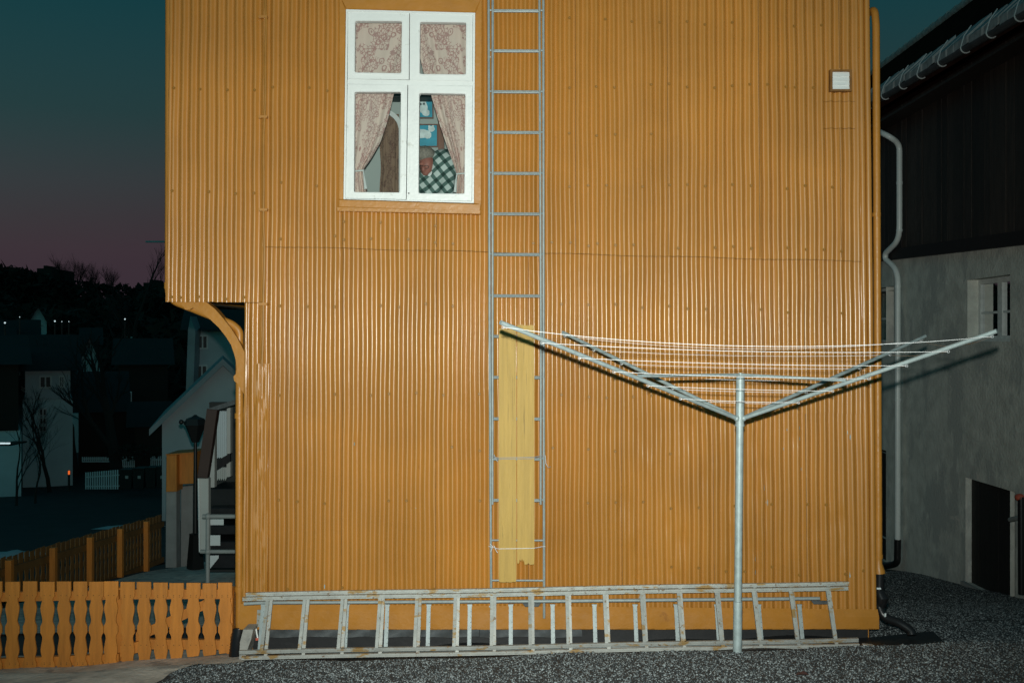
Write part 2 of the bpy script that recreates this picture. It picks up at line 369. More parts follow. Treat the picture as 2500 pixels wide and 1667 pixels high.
ys = sorted(set([-6, -3, 0, 2, 3, 4]+[4.6+0.1*k for k in range(0, 46)]+[9.2+0.4*k for k in range(0, 40)]+[25+1.5*k for k in range(0, 30)]+[70+6*k for k in range(0, 34)]+[300, 400, 600]))
g = MB()
for x in xs:
    for y in ys: g.v.append((x, y, ground_z(x, y)))
ny = len(ys)
for i in range(len(xs)-1):
    for j in range(ny-1): g.f.append((i*ny+j, (i+1)*ny+j, (i+1)*ny+j+1, i*ny+j+1))
ground = tag(g.build('ground', M['earth'], smooth=True, centre=False, angle=180), kind='structure')
def drape(name, m, outline_fn, ny_, nx_, lift, kind='structure'):
    b = MB(); b.grid(nx_, ny_, lambda u, v: (lambda p: (p[0], p[1], ground_z(p[0], p[1])+lift))(outline_fn(u, v)), flip=True)
    return tag(b.build(name, m, smooth=True, centre=False, angle=180), kind=kind)
drape('road', M['asphalt'], lambda u, v: (lerp(-60, -6.6, u), lerp(18.5, 44, v)), 60, 60, 0.03)
drape('path', M['path'], lambda u, v: (lerp(-9, -2.02+0.05*math.sin(v*31)+0.05*math.sin(v*17+1)+0.25*max(0, 0.25-v), u), lerp(4.7, 8.4, v)), 70, 60, 0.012)
drape('yard_paving', M['path'], lambda u, v: (lerp(-5.9, -2.2, u), lerp(9.6, 19.5, v)), 40, 20, 0.02)

def stones(name, n, sampler, s0, s1, label):
    rng = np.random.default_rng(11)
    base = np.array([(1,0,0),(-1,0,0),(0,1,0),(0,-1,0),(0,0,1),(0,0,-1)], float)
    tri = np.array([(0,2,4),(2,1,4),(1,3,4),(3,0,4),(2,0,5),(1,2,5),(3,1,5),(0,3,5)])
    P = np.array(sampler(rng, n)); n = len(P)
    Z = np.array([ground_z(x, y) for x, y in P])
    sz = rng.uniform(s0, s1, n)*rng.uniform(0.6, 1.0, n)*np.where(rng.random(n) > 0.985, 1.8, 1.0)
    V = base[None]*rng.uniform(0.55, 1.25, (n, 6, 1))+rng.uniform(-0.25, 0.25, (n, 6, 3))
    V[:, :, 2] *= 0.62
    a = rng.uniform(0, 6.283, n); ca, sa = np.cos(a), np.sin(a)
    X = V[:, :, 0]*ca[:, None]-V[:, :, 1]*sa[:, None]; Yv = V[:, :, 0]*sa[:, None]+V[:, :, 1]*ca[:, None]
    tl = rng.uniform(-0.6, 0.6, n); Zv = V[:, :, 2]+X*tl[:, None]
    V = np.stack([X, Yv, Zv], 2)*sz[:, None, None]*0.5
    V[:, :, 0] += P[:, 0, None]; V[:, :, 1] += P[:, 1, None]; V[:, :, 2] += (Z+sz*0.12)[:, None]
    V = V.reshape(-1, 3); F = (tri[None]+(np.arange(n)*6)[:, None, None]).reshape(-1)
    me = bpy.data.meshes.new(name); me.vertices.add(len(V)); me.vertices.foreach_set('co', V.ravel())
    me.loops.add(len(F)); me.loops.foreach_set('vertex_index', F)
    me.polygons.add(len(F)//3); me.polygons.foreach_set('loop_start', np.arange(0, len(F), 3)); me.polygons.foreach_set('loop_total', np.full(len(F)//3, 3))
    me.update(calc_edges=True); me.materials.append(M['stone'])
    return tag(put(name, me, (0, 0, 0)), label, 'gravel', kind='stuff')
def near_s(rng, n):
    x = rng.uniform(-2.3, 4.6, n); y = 4.7+2.95*rng.random(n)**0.9
    k = (x > -2.02+0.06*np.sin(y*9)+0.25*np.maximum(0, 0.25-(y-4.7)/3.7)-0.12*rng.random(n)**3) & ~((y > 7.36) & (x < 2.95))
    return np.stack([x[k], y[k]], 1)
stones('gravel', 125000, near_s, 0.008, 0.021, 'loose grey crushed stone in front of the yellow house')
def yard_s(rng, n):
    x = rng.uniform(2.6, 6.7, n); y = 7.0+9.5*rng.random(n)**1.4
    k = (x > 2.75+0.35*np.maximum(0, 7.8-y)*0) & ~((y < 7.75) & (x < 3.0)) & (x > y*0.33)
    return np.stack([x[k], y[k]], 1)
stones('gravel', 90000, yard_s, 0.012, 0.028, 'loose grey crushed stone in the gap beside the rendered building')

# ------------------------------------------------------------------ yellow house
HX0, HX1 = W(600, 0, YW).x, W(2131, 0, YW).x
JX0 = W(407, 0, YW).x
house = thing('yellow_house', ((HX0+HX1)/2, 11.5, 0), 'tall house clad in glossy ochre yellow corrugated metal sheets', 'house')
PITCH = 22.1; AMP = 0.0114
def lean(u, y): return 1250+(u-1250)*(1+1.31e-5*(y-833))
_nz = np.random.default_rng(3).uniform(0, 6.283, (8,))
def wob(u, y):
    return 0.9*math.sin(y/190+u/75+_nz[0])+0.55*math.sin(y/71+u/31+_nz[1])+0.35*math.sin(y/29-u/53+_nz[2])+0.8*math.sin(u/140+_nz[3])
DENTS = []                                     # (px, py, rx, ry, depth)
rd = random.Random(5)
for i in range(150):
    x = rd.uniform(600, 2110); y = rd.uniform(60, 1450); s = rd.uniform(5, 12)
    DENTS.append((x, y, s, s*rd.uniform(1, 3), rd.choice((-1, 1))*rd.uniform(0.0008, 0.0026)))
for i in range(46):
    x = rd.uniform(1480, 2085); y = rd.uniform(1040, 1460); s = rd.uniform(7, 17)
    DENTS.append((x, y, s, s*rd.uniform(1, 2.6), rd.choice((-1, 1, 1))*rd.uniform(0.003, 0.007)))
for x, y, s, h, dep in ((967, 573, 7, 10, 0.008), (1836, 745, 8, 9, -0.007), (1729, 765, 8, 12, 0.006), (1663, 1322, 16, 26, 0.012), (1655, 1385, 12, 12, -0.008), (1837, 1345, 12, 14, 0.009), (1868, 1215, 9, 20, -0.006),
                     (829, 680, 8, 34, -0.006), (833, 595, 7, 20, -0.004), (1640, 1400, 14, 18, 0.008), (1850, 1400, 12, 12, 0.007), (1555, 1420, 14, 16, 0.006), (870, 1090, 6, 12, 0.006)):
    DENTS.append((x, y, s, h, dep))
def wall_y(u, y, off=0.0):
    a = AMP*(1+0.10*math.sin(u/97+1)+0.08*math.sin(u/23+y/400))
    v = YW-off-a*math.cos(2*math.pi*(u+wob(u, y))/PITCH)+0.004*math.sin(u/160+y/300)
    for x, yy, rx, ry, dep in DENTS:
        dx = (u-x)/rx; dy = (y-yy)/ry
        if abs(dx) < 2.6 and abs(dy) < 2.6: v += dep*math.exp(-dx*dx-dy*dy)
    return v
def sheet(u0, u1, top, bot, off=0.0, name='wall_sheet', ragged=0.0, step=16.0):
    tf = top if callable(top) else (lambda u: top); bf = bot if callable(bot) else (lambda u: bot)
    nu = max(6, int((u1-u0)/1.7)); hgt = bf((u0+u1)/2)-tf((u0+u1)/2); nv = max(4, int(hgt/step))
    rr = random.Random(int(u0*7+hgt)); jag = [rr.uniform(-1, 1)*ragged for _ in range(nu+1)]
    b = MB(); n = nu+3; rows = []
    for j in range(-1, nv+2):
        for i in range(-1, nu+2):
            ii = min(max(i, 0), nu); jj = min(max(j, 0), nv)
            u = u0+(u1-u0)*ii/nu; y = lerp(tf(u), bf(u)+jag[ii], jj/nv)
            p = W(lean(u, y), y, YW); yy = wall_y(u, y, off)
            if i != ii or j != jj: yy += 0.005
            b.v.append((p.x, yy, p.z))
    for j in range(nv+2):
        for i in range(n-1): b.f.append((j*n+i, (j+1)*n+i, (j+1)*n+i+1, j*n+i+1))
    o = b.build(name, M['paint'], house, smooth=True, angle=50); return o
seam = lambda u: 594+0.0249*(u-640)+1.2*math.sin(u/47)
base = lambda u: 1472+0.018*(u-600)
TOP = -330
# jetty
sheet(404, 524, TOP, 737, 0.004, ragged=0.9); sheet(522, 641, TOP, 738, 0.001, ragged=0.9)
# upper row
sheet(640, 838, TOP, lambda u: seam(u)+7, 0.0035)
sheet(836, 1010, TOP, -12, 0.0015); sheet(1008, 1176, TOP, -10, 0.004)
sheet(834, 1067, 512, lambda u: seam(u)+7, 0.0055); sheet(1065, 1176, 518, lambda u: seam(u)+7, 0.003)
for k, (a, c) in enumerate(((1170, 1408), (1406, 1634), (1632, 1858), (1856, 2057), (2055, 2112))):
    sheet(a, c, TOP, lambda u: seam(u)+7, 0.0035+(0.002 if k % 2 else 0))
# lower row
for k, (a, c) in enumerate(((599, 641), (640, 839), (837, 1067), (1065, 1292), (1290, 1519), (1517, 1742), (1740, 1966), (1964, 2112))):
    sheet(a, c, 738 if k == 0 else (lambda u: seam(u)-10), base, -0.002+(0.0022 if k % 2 else 0))
# laps between the sheets: gap shade and dirt built as dark beads
def bead(pts, r, name='lap_shade_dirt'):
    MB().tube([Vector((p.x, Y, p.z)) for p, Y in pts], r, 5).build(name, M['deep_brown'], house, smooth=True)
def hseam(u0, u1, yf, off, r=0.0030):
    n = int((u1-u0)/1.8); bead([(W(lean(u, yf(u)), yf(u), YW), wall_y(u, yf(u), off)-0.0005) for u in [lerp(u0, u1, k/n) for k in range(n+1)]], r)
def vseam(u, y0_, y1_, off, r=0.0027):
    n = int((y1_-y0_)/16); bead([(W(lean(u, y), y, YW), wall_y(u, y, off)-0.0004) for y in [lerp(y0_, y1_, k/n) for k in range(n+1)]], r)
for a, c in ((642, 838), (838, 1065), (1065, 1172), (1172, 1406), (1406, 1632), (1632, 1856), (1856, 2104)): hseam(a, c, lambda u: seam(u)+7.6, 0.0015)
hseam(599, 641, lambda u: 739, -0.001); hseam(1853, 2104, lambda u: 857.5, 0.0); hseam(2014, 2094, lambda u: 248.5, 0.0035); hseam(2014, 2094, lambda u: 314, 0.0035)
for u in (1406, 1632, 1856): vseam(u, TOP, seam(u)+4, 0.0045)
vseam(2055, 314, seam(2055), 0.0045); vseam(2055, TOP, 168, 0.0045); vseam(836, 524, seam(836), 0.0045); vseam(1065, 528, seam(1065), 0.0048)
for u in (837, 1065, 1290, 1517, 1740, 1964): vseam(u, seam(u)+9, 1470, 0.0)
# patches
sheet(2014, 2094, 249, 313, 0.006, 'patch_sheet', ragged=1.2); sheet(1853, 2109, 858, 1010, 0.0045, 'patch_sheet', ragged=1.2)
# corner trims
def strip(name, pts_px, top, bot, m='paint', n=40):   # vertical moulded strip: list of (u, Y)
    b = MB(); rows = []
    k = len(pts_px)
    for j in range(n+1):
        y = lerp(top, bot, j/n)
        for u, Y in pts_px:
            p = W(lean(u, y), y, YW); w_ = 0.0015*math.sin(y/60+u)+0.001*math.sin(y/17+u*3); b.v.append((p.x+w_*0.6, Y+w_, p.z))
    for j in range(n):
        for i in range(k-1): b.f.append((j*k+i, (j+1)*k+i, (j+1)*k+i+1, j*k+i+1))
    return b.build(name, M[m], house, smooth=True, angle=60)
def rib(u, r, Y, n=7): return [(u-r*math.cos(math.pi*k/(n-1)), Y-0.0032*r*0.62*math.sin(math.pi*k/(n-1))) for k in range(n)]
strip('corner_trim', [(2103, YW-0.002)]+rib(2111, 6, YW-0.003)+[(2118.5, YW+0.006)]+rib(2125.5, 6.5, YW-0.004)+[(2133, YW+0.02), (2133, YW+0.16)], TOP, 1497)
strip('corner_trim', [(599, YW+0.14), (597, YW+0.012)]+rib(601, 4, YW-0.006)+[(606, YW+0.004)], 740, 1478)
strip('corner_trim', [(408, YW+0.14), (405, YW+0.01)]+rib(410, 4.5, YW-0.008)+[(415, YW+0.004)], TOP, 735)
# conduit and its cover
b = MB(); b.tube([W(lean(641.5, y)+1.6*math.sin(y/85)+0.8*math.sin(y/31), y, YW-0.030) for y in range(TOP, 900, 18)], 0.0105, 8); b.build('conduit', M['conduit'], house, smooth=True)
for y in (41, 285, 512, 742):
    b = MB(); b.slab([(631, y-3), (652, y-3), (652, y+3), (631, y+3)], YW-0.043, YW-0.004); b.build('conduit_clip', M['paint'], house)
strip('conduit_cover', [(623, YW+0.004), (624, YW-0.022), (629, YW-0.024)]+rib(633, 4, YW-0.020, 5)+rib(642, 4, YW-0.020, 5)+rib(651, 4, YW-0.020, 5)+[(657, YW-0.024), (659, YW-0.022), (660, YW+0.004)], 888, 1474)
b = MB(); b.slab([(623.5, 887), (659.5, 887), (659.5, 889), (623.5, 889)], YW-0.024, YW+0.003); b.build('conduit_cover_cap', M['paint'], house)
# screws
b = MB(); rs = random.Random(9)
def screw(u, y, off=0.004):
    n = round(u/PITCH); uu = n*PITCH
    for _ in range(3): uu = n*PITCH-wob(uu, y)
    p = W(lean(uu, y), y, YW); yy = wall_y(uu, y, off)
    c = Vector((p.x, yy, p.z))
    for rad, hh in ((0.0125, 0.004), (0.0075, 0.009)):
        vs = [c+Vector((rad*math.cos(a), -0.0005, rad*math.sin(a))) for a in [2*math.pi*k/8 for k in range(8)]]
        vs += [c+Vector((rad*0.75*math.cos(a), -hh, rad*0.75*math.sin(a))) for a in [2*math.pi*k/8 for k in range(8)]]
        b.add(vs, [(k, 8+k, 8+(k+1) % 8, (k+1) % 8) for k in range(8)]+[tuple(range(15, 7, -1))])
def srow(u0, u1, y, sp, sl=0.0, off=0.004, jit=5):
    u = u0
    while u < u1:
        if rs.random() > 0.12: screw(u, y+sl*(u-u0)+rs.uniform(-jit, jit), off)
        u += sp*rs.choice((1, 1, 1, 0.72, 1.3))
srow(428, 640, 218, 66); srow(420, 640, 727, 44, 0, 0.006, 3); srow(430, 636, 470, 70)
srow(660, 832, 220, 60); srow(690, 832, 452, 60); srow(690, 832, 580, 66)
srow(840, 1180, 585, 64, 0.03, 0.006); srow(845, 1170, 548, 110, 0, 0.006, 8)
srow(1335, 2100, 48, 66, 0.03); srow(1400, 2000, 212, 46, 0); srow(1330, 1640, 330, 60); srow(1335, 2100, 452, 56, 0.01); srow(1200, 2100, 592, 46, 0.024, 0.006, 4)
srow(690, 1180, 744, 66, 0.006, 0.001); srow(1380, 2080, 744, 62, 0.03, 0.001); srow(690, 1200, 960, 66, 0, 0.001); srow(1360, 1700, 968, 66, 0, 0.001); srow(1050, 1200, 1095, 64, 0, 0.001); srow(1340, 1650, 1094, 66, 0.03, 0.001)
srow(690, 1180, 1224, 66, 0, 0.001, 5); srow(1340, 2080, 1232, 68, 0, 0.001, 9); srow(700, 1180, 1435, 66, 0.0, 0.001); srow(1640, 2110, 1390, 60, 0, 0.001, 12)
tag(b.build('screw_heads', M['screw'], house, smooth=True), kind='stuff')
rc = random.Random(31); nfl = 0
for cx_, cy_, n_, sp_ in ((1955, 1090, 5, 60), (1866, 1215, 6, 40), (1915, 1060, 4, 50), (2070, 1390, 3, 30), (1840, 1360, 4, 40), (868, 1090, 2, 12), (1660, 1420, 4, 40), (1560, 1430, 3, 40), (800, 1400, 2, 40), (2071, 1057, 3, 26), (1800, 1130, 3, 50)):
    for _ in range((n_+1)//2):
        u = cx_+rc.uniform(-6, 6); y = cy_+rc.uniform(-sp_, sp_); h_ = rc.uniform(3, 8); w_ = rc.uniform(0.8, 1.8)
        pts_ = [(u+w_*math.cos(a)*rc.uniform(0.6, 1.2), y+h_*math.sin(a)*rc.uniform(0.7, 1.2)) for a in [2*math.pi*k/9 for k in range(9)]]
        b = MB(); f_ = [(lambda p, Y: Vector((p.x, Y, p.z)))(W(lean(x, yy), yy, YW), wall_y(x, yy, 0.0045)-0.0012) for x, yy in pts_]
        c_ = sum(f_, Vector())/9-Vector((0, 0.0008, 0)); b.add(f_+[c_], [(i, 9, (i+1) % 9) for i in range(9)]); b.build('bare_patch', M['galv'], house)
# skirting below the sheets
b = MB(); n = 60
def skirt_y(u): return 1488+0.0085*(u-590), 1533+(-0.0008)*(u-590)
for i in range(n+1):
    u = lerp(588, 2141, i/n); t, bt = skirt_y(u); w_ = 0.003*math.sin(i*1.7)+0.002*math.sin(i*0.61)
    for px, py, Y in ((u, t-16, YW-0.012), (u, t-3, YW-0.040), (u, t, YW-0.046), (u, bt-2+w_*300, YW-0.046-w_), (u, bt, YW-0.040), (u, bt, YW+0.03)):
        p = W(px, py, YW); b.v.append((p.x, Y+w_*0.5, p.z))
for i in range(n):
    for k in range(5): b.f.append((i*6+k, i*6+k+1, (i+1)*6+k+1, (i+1)*6+k))
b.build('skirting_board', M['trim'], house, smooth=True, angle=14)
b = MB(); b.slab([(628, 1488), (645, 1488), (645, 1530), (626, 1530)], YW-0.052, YW-0.044); b.build('skirting_joint_plate', M['alu'], house)
for x0, x1 in ((660, 905), (905, 1170), (1172, 1420)):
    b = MB(); b.grid(24, 4, lambda u, v: (lambda p: (p.x, YW-0.02-0.05*v+0.006*math.sin(u*19+v*3), p.z))(W(lerp(x0, x1, u), 1531+lerp(0, 17, v)+1.2*math.sin(u*11), YW)), flip=True)
    b.build('foundation_flashing', M['zinc'], house, smooth=True)
# shell behind the sheets, with the room behind the window
ZT = 5.75; BY1 = 15.5
wx0, wx1 = W(840, 0, YW).x, W(1158, 0, YW).x; wz0, wz1 = W(0, 492, YW).z, W(0, 26, YW).z
b = MB(); y0, y1 = YW+0.03, YW+0.17
b.box((HX0+0.02, y0, -0.9), (HX1-0.02, y1, wz0)); b.box((JX0+0.02, y0, W(0, 733, YW).z), (HX0+0.02, y1, ZT)); b.box((HX0+0.021, y0, wz0+0.001), (wx0, y1, ZT))
b.box((wx1, y0, wz0+0.001), (HX1-0.02, y1, ZT)); b.box((wx0+0.001, y0, wz1), (wx1-0.001, y1, ZT))
b.box((HX0+0.02, y1+0.001, -1.2), (HX0+0.16, BY1, W(0, 733, YW).z)); b.box((HX1-0.16, y1+0.001, -1.5), (HX1-0.02, BY1, ZT)); b.box((JX0+0.02, y1+0.001, W(0, 733, YW).z+0.001), (JX0+0.16, BY1, ZT))
b.box((HX0+0.021, BY1+0.001, -2.0), (HX1-0.021, BY1+0.14, ZT))
b.build('wall_shell', M['trim'], house)
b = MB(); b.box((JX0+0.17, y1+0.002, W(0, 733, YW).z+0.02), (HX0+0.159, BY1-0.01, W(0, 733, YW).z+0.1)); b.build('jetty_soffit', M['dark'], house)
# gable and roof above
zr = 9.0; xm = (JX0+HX1)/2
b = MB(); b.prism([(JX0+0.02, y0, ZT+0.001), (HX1-0.02, y0, ZT+0.001), (xm, y0, zr)], (0, 0.14, 0)); b.prism([(JX0+0.02, BY1, ZT+0.001), (HX1-0.02, BY1, ZT+0.001), (xm, BY1, zr)], (0, 0.14, 0)); b.build('gable', M['trim'], house)
for s, xe in ((-1, JX0-0.15), (1, HX1+0.15)):
    b = MB(); b.prism([(xe, YW-0.25, ZT-0.02), (xm, YW-0.25, zr+0.12), (xm, YW-0.25, zr+0.26), (xe, YW-0.25, ZT+0.12)], (0, BY1-YW+0.6, 0)); b.build('roof_slope', M['rooftile'], house)
# foundation
b = MB(); b.box((HX0+0.05, YW+0.022, -1.3), (HX1-0.03, YW+0.0299, W(0, 1534, YW).z+0.05)); b.build('foundation_membrane', M['tarp'], house)

# ---- bracket under the jetty
z3 = lambda x, y: (350+x/3.92, 600+y/3.92)
outl = [(300, 536), (330, 540), (380, 580), (400, 612), (440, 612), (475, 592), (540, 630), (640, 705), (720, 780), (790, 870), (840, 950), (870, 1040), (885, 1100), (893, 1180), (885, 1225), (862, 1250), (868, 1290), (900, 1320), (962, 1418), (970, 1300), (969, 1020), (940, 960), (890, 870), (830, 780), (760, 690), (690, 610), (600, 536)]
b = MB(); b.prism([W(*z3(x, y), YW+0.03) for x, y in outl], (0, 0.11, 0)); b.build('jetty_bracket', M['trim'], house)
# ---- downpipes
def pipe(path, r, name, m, parent, rad=0.05, n=12, collars=()):
    o = MB().tube(round_path(path, rad), r, n).build(name, M[m], parent, smooth=True, angle=60)
    for p, q in collars:
        MB().tube([p, q], r*1.16, n).build('pipe_collar', M[m], o, smooth=True)
    return o
Yp = YW+0.10
pipe([W(414, -330, Yp), W(412, 715, Yp), W(424, 735, Yp), W(568, 792, Yp), W(585, 808, Yp), W(584, 1545, Yp)], 0.031, 'downpipe', 'trim', house, 0.07,
     collars=[(W(412, 690, Yp), W(412, 705, Yp)), (W(584, 1008, Yp), W(584, 1021, Yp)), (W(584, 1430, Yp), W(584, 1443, Yp))])
Yr = YW+0.07
pipe([Vector((W(2138.6, 26, Yr).x, Yr+0.35, W(0, 10, Yr).z)), W(2138.6, 30, Yr)+Vector((0, 0.03, 0.03)), W(2138.8, 60, Yr), W(2145, 1362, Yr)], 0.029, 'downpipe', 'trim', house, 0.05,
     collars=[(W(2140, 520, Yr), W(2140, 529, Yr)), (W(2144.8, 1352, Yr), W(2144.8, 1362, Yr))])
b = MB(); b.tube([W(2144.8, 1362, Yr), W(2145, 1375, Yr), W(2146.5, 1392, Yr), W(2147, 1398, Yr)], [0.028, 0.028, 0.044, 0.046], 12); b.build('pipe_funnel', M['trim'], house, smooth=True)

# ---- vent with louvres
vent = thing('wall_vent', W(2053, 223, YW), 'small square white louvred vent set in a brown frame on the yellow wall', 'vent')
vent.parent = house; vent.location = WLOC[vent.name]-wl(house)
for k in ('label', 'category'): del vent[k]
for q in ([(2027, 170), (2080, 170), (2080, 175), (2027, 175)], [(2027, 218), (2080, 218), (2080, 223), (2027, 223)], [(2027, 175), (2032.5, 175), (2032.5, 218), (2027, 218)], [(2075, 175), (2080, 175), (2080, 218), (2075, 218)]):
    MB().slab(q, YW-0.046, YW+0.02).build('vent_frame', M['deep_brown'], vent)
for k in range(4):
    y = 175.5+k*10.6
    f = [W(2033, y+11.2, YW-0.036), W(2074.7, y+11.2, YW-0.036), W(2074.7, y, YW-0.027), W(2033, y, YW-0.027)]
    MB().hexa(f+[p+Vector((0, 0.006, 0)) for p in f]).build('louvre', M['white'], vent)

# ---- window
win = bpy.data.objects.new('window', None); COL.objects.link(win); win.parent = house
WLOC[win.name] = W(1000, 490, YW); win.location = WLOC[win.name]-wl(house)
cas = [('left', [(829, 2), (843.5, 22), (838, 489), (829, 489)]), ('right', [(1160.5, 30), (1176, 2), (1174, 498), (1158, 498)]), ('top', [(829, -14), (1176, -10), (1176, 1.5), (829, 1.5)])]
MB().bslab([(830, -9), (1176, -5), (1160, 31), (844.5, 22)], YW-0.044, YW+0.03, 0.005).build('casing_board', M['trim'], win)
MB().bslab([(828, -9), (844, 23), (838, 488), (827, 487)], YW-0.040, YW+0.03, 0.004).build('casing_board', M['trim'], win)
MB().bslab([(1160, 32), (1177, -6), (1175, 500), (1157, 497)], YW-0.040, YW+0.03, 0.004).build('casing_board', M['trim'], win)
MB().bslab([(827, 487), (1175, 498), (1172, 517), (826, 506)], YW-0.048, YW+0.03, 0.006).build('sill_board', M['trim'], win)
MB().bslab([(822, 505), (1174, 516), (1173, 523), (822, 514)], YW-0.068, YW+0.03, 0.004).build('sill_drip', M['trim'], win)
def ring(name, outer, inner, Y0, Y1, m, parent, rnd=0.0, bev=0.003):
    # frame with a hole: outer / inner pixel quads TL TR BR BL
    O = [W(x, y, Y0) for x, y in outer]; I = [W(x, y, Y0) for x, y in inner]
    if rnd:
        pts = []
        for i in range(4):
            a, c, e_ = I[i-1], I[i], I[(i+1) % 4]; s = c+(a-c).normalized()*rnd; t = c+(e_-c).normalized()*rnd
            pts += [(1-k/4)**2*s+2*(k/4)*(1-k/4)*c+(k/4)**2*t for k in range(5)]
        I = pts
    m4 = len(I)//4; n = len(I)
    OO = [O[i//m4] if m4 > 1 else O[i] for i in range(n)]
    c = sum(I, Vector())/n
    I2 = [p+(p-c).normalized()*bev for p in I]
    vs = OO+I2+[p+Vector((0, bev, 0)) for p in I]+[Vector((p.x, Y1, p.z)) for p in I]+[Vector((p.x, Y1, p.z)) for p in OO]
    fs = []
    for i in range(n):
        j = (i+1) % n
        for k in range(4):
            q = (k*n+i, k*n+j, (k+1)*n+j, (k+1)*n+i)
            if k == 0 and OO[i] == OO[j]: q = (i, n+j, n+i)
            if k == 3 and OO[i] == OO[j]: q = (3*n+i, 3*n+j, 4*n+i)
            fs.append(q)
        if OO[i] != OO[j]: fs.append((i, 4*n+i, 4*n+j, j))
    return MB().add(vs, fs).build(name, M[m], parent)
panes = [[(867, 52), (981, 52.5), (979, 179), (866, 177)], [(1025.7, 54.5), (1137.6, 56), (1137, 182), (1024.6, 181)], [(866, 225), (978.5, 225), (976, 470), (864.4, 469)], [(1024, 228), (1136, 230), (1133.5, 473), (1022, 472)]]
sash = [[(850, 29), (999, 33), (998, 195), (849, 193)], [(1001, 33), (1154, 37), (1153, 199), (1000, 196)], [(848.5, 206), (994.5, 208), (991, 487), (844, 484)], [(996.5, 208), (1153, 211), (1151.5, 491), (993, 488)]]
ring('frame', [(844.8, 23.4), (1160, 32), (1157, 496), (838.6, 486.5)], [(849.5, 28.5), (1154.5, 36.5), (1152, 491.5), (843.5, 484.5)], YW-0.046, YW+0.06, 'white', win)
MB().slab([(849, 193.5), (1154, 199.5), (1154, 210.5), (848, 205.5)], YW-0.036, YW+0.05).build('transom', M['white'], win)
for s, p in zip(sash, panes):
    so = ring('sash', s, p, YW-0.040, YW+0.012, 'white', win, rnd=0.014)
    grow = lambda q, g_: [(q[0][0]-g_, q[0][1]-g_), (q[1][0]+g_, q[1][1]-g_), (q[2][0]+g_, q[2][1]+g_), (q[3][0]-g_, q[3][1]+g_)]
    ring('glazing_bead', grow(p, 4.5), grow(p, 0.6), YW-0.0435, YW-0.0405, 'white', win, rnd=0.012, bev=0.0015)
    q = grow(p, 3); MB().add([W(x, y, YW-0.006) for x, y in q], [(3, 2, 1, 0)]).build('pane', M['glass'], win)
MB().slab([(999.6, 383), (1003, 383), (1003, 422), (999.6, 422)], YW-0.045, YW-0.0395).build('closing_strip', M['white'], win)
b = MB(); b.ball(W(998, 472, YW-0.045), 0.006); b.build('lock', M['black'], win)
b = MB(); b.tube([W(1001, 338, YW-0.045), W(1000.4, 380, YW-0.044), W(1000, 422, YW-0.045)], 0.0022, 6); b.build('window_hook', M['white'], win)

# ---- room behind the window (part of the house)
IX0, IX1, IY1, IZ0, IZ1 = -1.9, 0.75, 9.15, 2.62, 4.95
b = MB(); b.box((IX0, IY1, IZ0), (IX1, IY1+0.1, IZ1)); b.build('room_wall', M['inner'], house)
b = MB(); b.box((IX0, y1+0.002, IZ0), (IX0+0.06, IY1-0.001, IZ1)); b.build('room_wall', M['inner'], house)
b = MB(); b.box((IX1-0.06, y1+0.002, IZ0), (IX1, IY1-0.001, IZ1)); b.build('room_wall', M['inner'], house)
b = MB(); b.box((IX0, y1+0.002, IZ0-0.1), (IX1, IY1+0.1, IZ0-0.001)); b.build('room_floor', M['wood'], house)
b = MB(); b.box((IX0, y1+0.002, IZ1+0.001), (IX1, IY1+0.1, IZ1+0.08)); b.build('room_ceiling', M['innerwhite'], house)
z6 = lambda x, y: (850+x/5.407, 200+y/5.407)
# dark strip standing in for shade high on the room wall, arch trim, portiere
b = MB(); b.slab([(915, 215), (1140, 215), (1140, 237), (915, 237)], 8.95, 9.149); b.build('room_shade_strip', M['dark'], house)
cx, cz = W(930, 320, 9.08).x, W(930, 320, 9.08).z
b = MB(); r0, r1 = 0.163, 0.204; A = [math.pi*k/28 for k in range(29)]
b.prism([(cx+r1*math.cos(a), 9.08, cz+r1*math.sin(a)) for a in A]+[(cx+r0*math.cos(a), 9.08, cz+r0*math.sin(a)) for a in A[::-1]], (0, 0.069, 0))
b.box((cx-r1, 9.08, IZ0), (cx-r0, 9.149, cz-0.001)); b.box((cx+r0, 9.08, IZ0), (cx+r1, 9.149, cz-0.001))
b.build('arch_trim', M['innerwhite'], house, smooth=True, angle=30)
b = MB(); b.prism([(cx+r0*math.cos(a), 9.142, cz+r0*math.sin(a)) for a in A]+[(cx-r0, 9.142, IZ0), (cx+r0, 9.142, IZ0)], (0, 0.007, 0)); b.build('arch_recess', M['inner'], house)
def cloth(name, edge0, edge1, ytop, ybot, Y, folds, amp, m, label, wid, nu=46, nv=50, ph=0.0):
    b = MB(); UV = []
    for i in range(nu+1):
        for j in range(nv+1):
            s, t = i/nu, j/nv; y = lerp(ytop, ybot, t)
            x = lerp(edge0(y), edge1(y), s)
            sq = abs(edge1(y)-edge0(y)); am = amp*(0.5+0.5*min(1, 70/max(sq, 10)))
            Yc = Y+am*math.sin(s*folds*2*math.pi+ph+0.8*math.sin(t*2.3))*(0.6+0.4*math.sin(s*9+ph))
            b.v.append(tuple(W(x, y, Yc))); UV.append((s*wid, t*(ybot-ytop)*0.0034))
    for i in range(nu):
        for j in range(nv): a = i*(nv+1)+j; b.f.append((a, a+1, a+nv+2, a+nv+1))
    o = b.build(name, M[m], None, smooth=True, angle=180); me = o.data
    ul = me.uv_layers.new(name='UVMap')
    idx = np.zeros(len(me.loops), dtype=np.int32); me.loops.foreach_get('vertex_index', idx)
    ul.data.foreach_set('uv', np.array(UV, dtype=np.float32)[idx].ravel())
    return tag(o, label, 'curtain')
L_in = [(15, 1012), (60, 1010), (120, 996), (224, 963), (300, 945), (350, 928), (390, 905), (412, 889), (419, 887), (428, 888), (450, 893), (476, 896)]
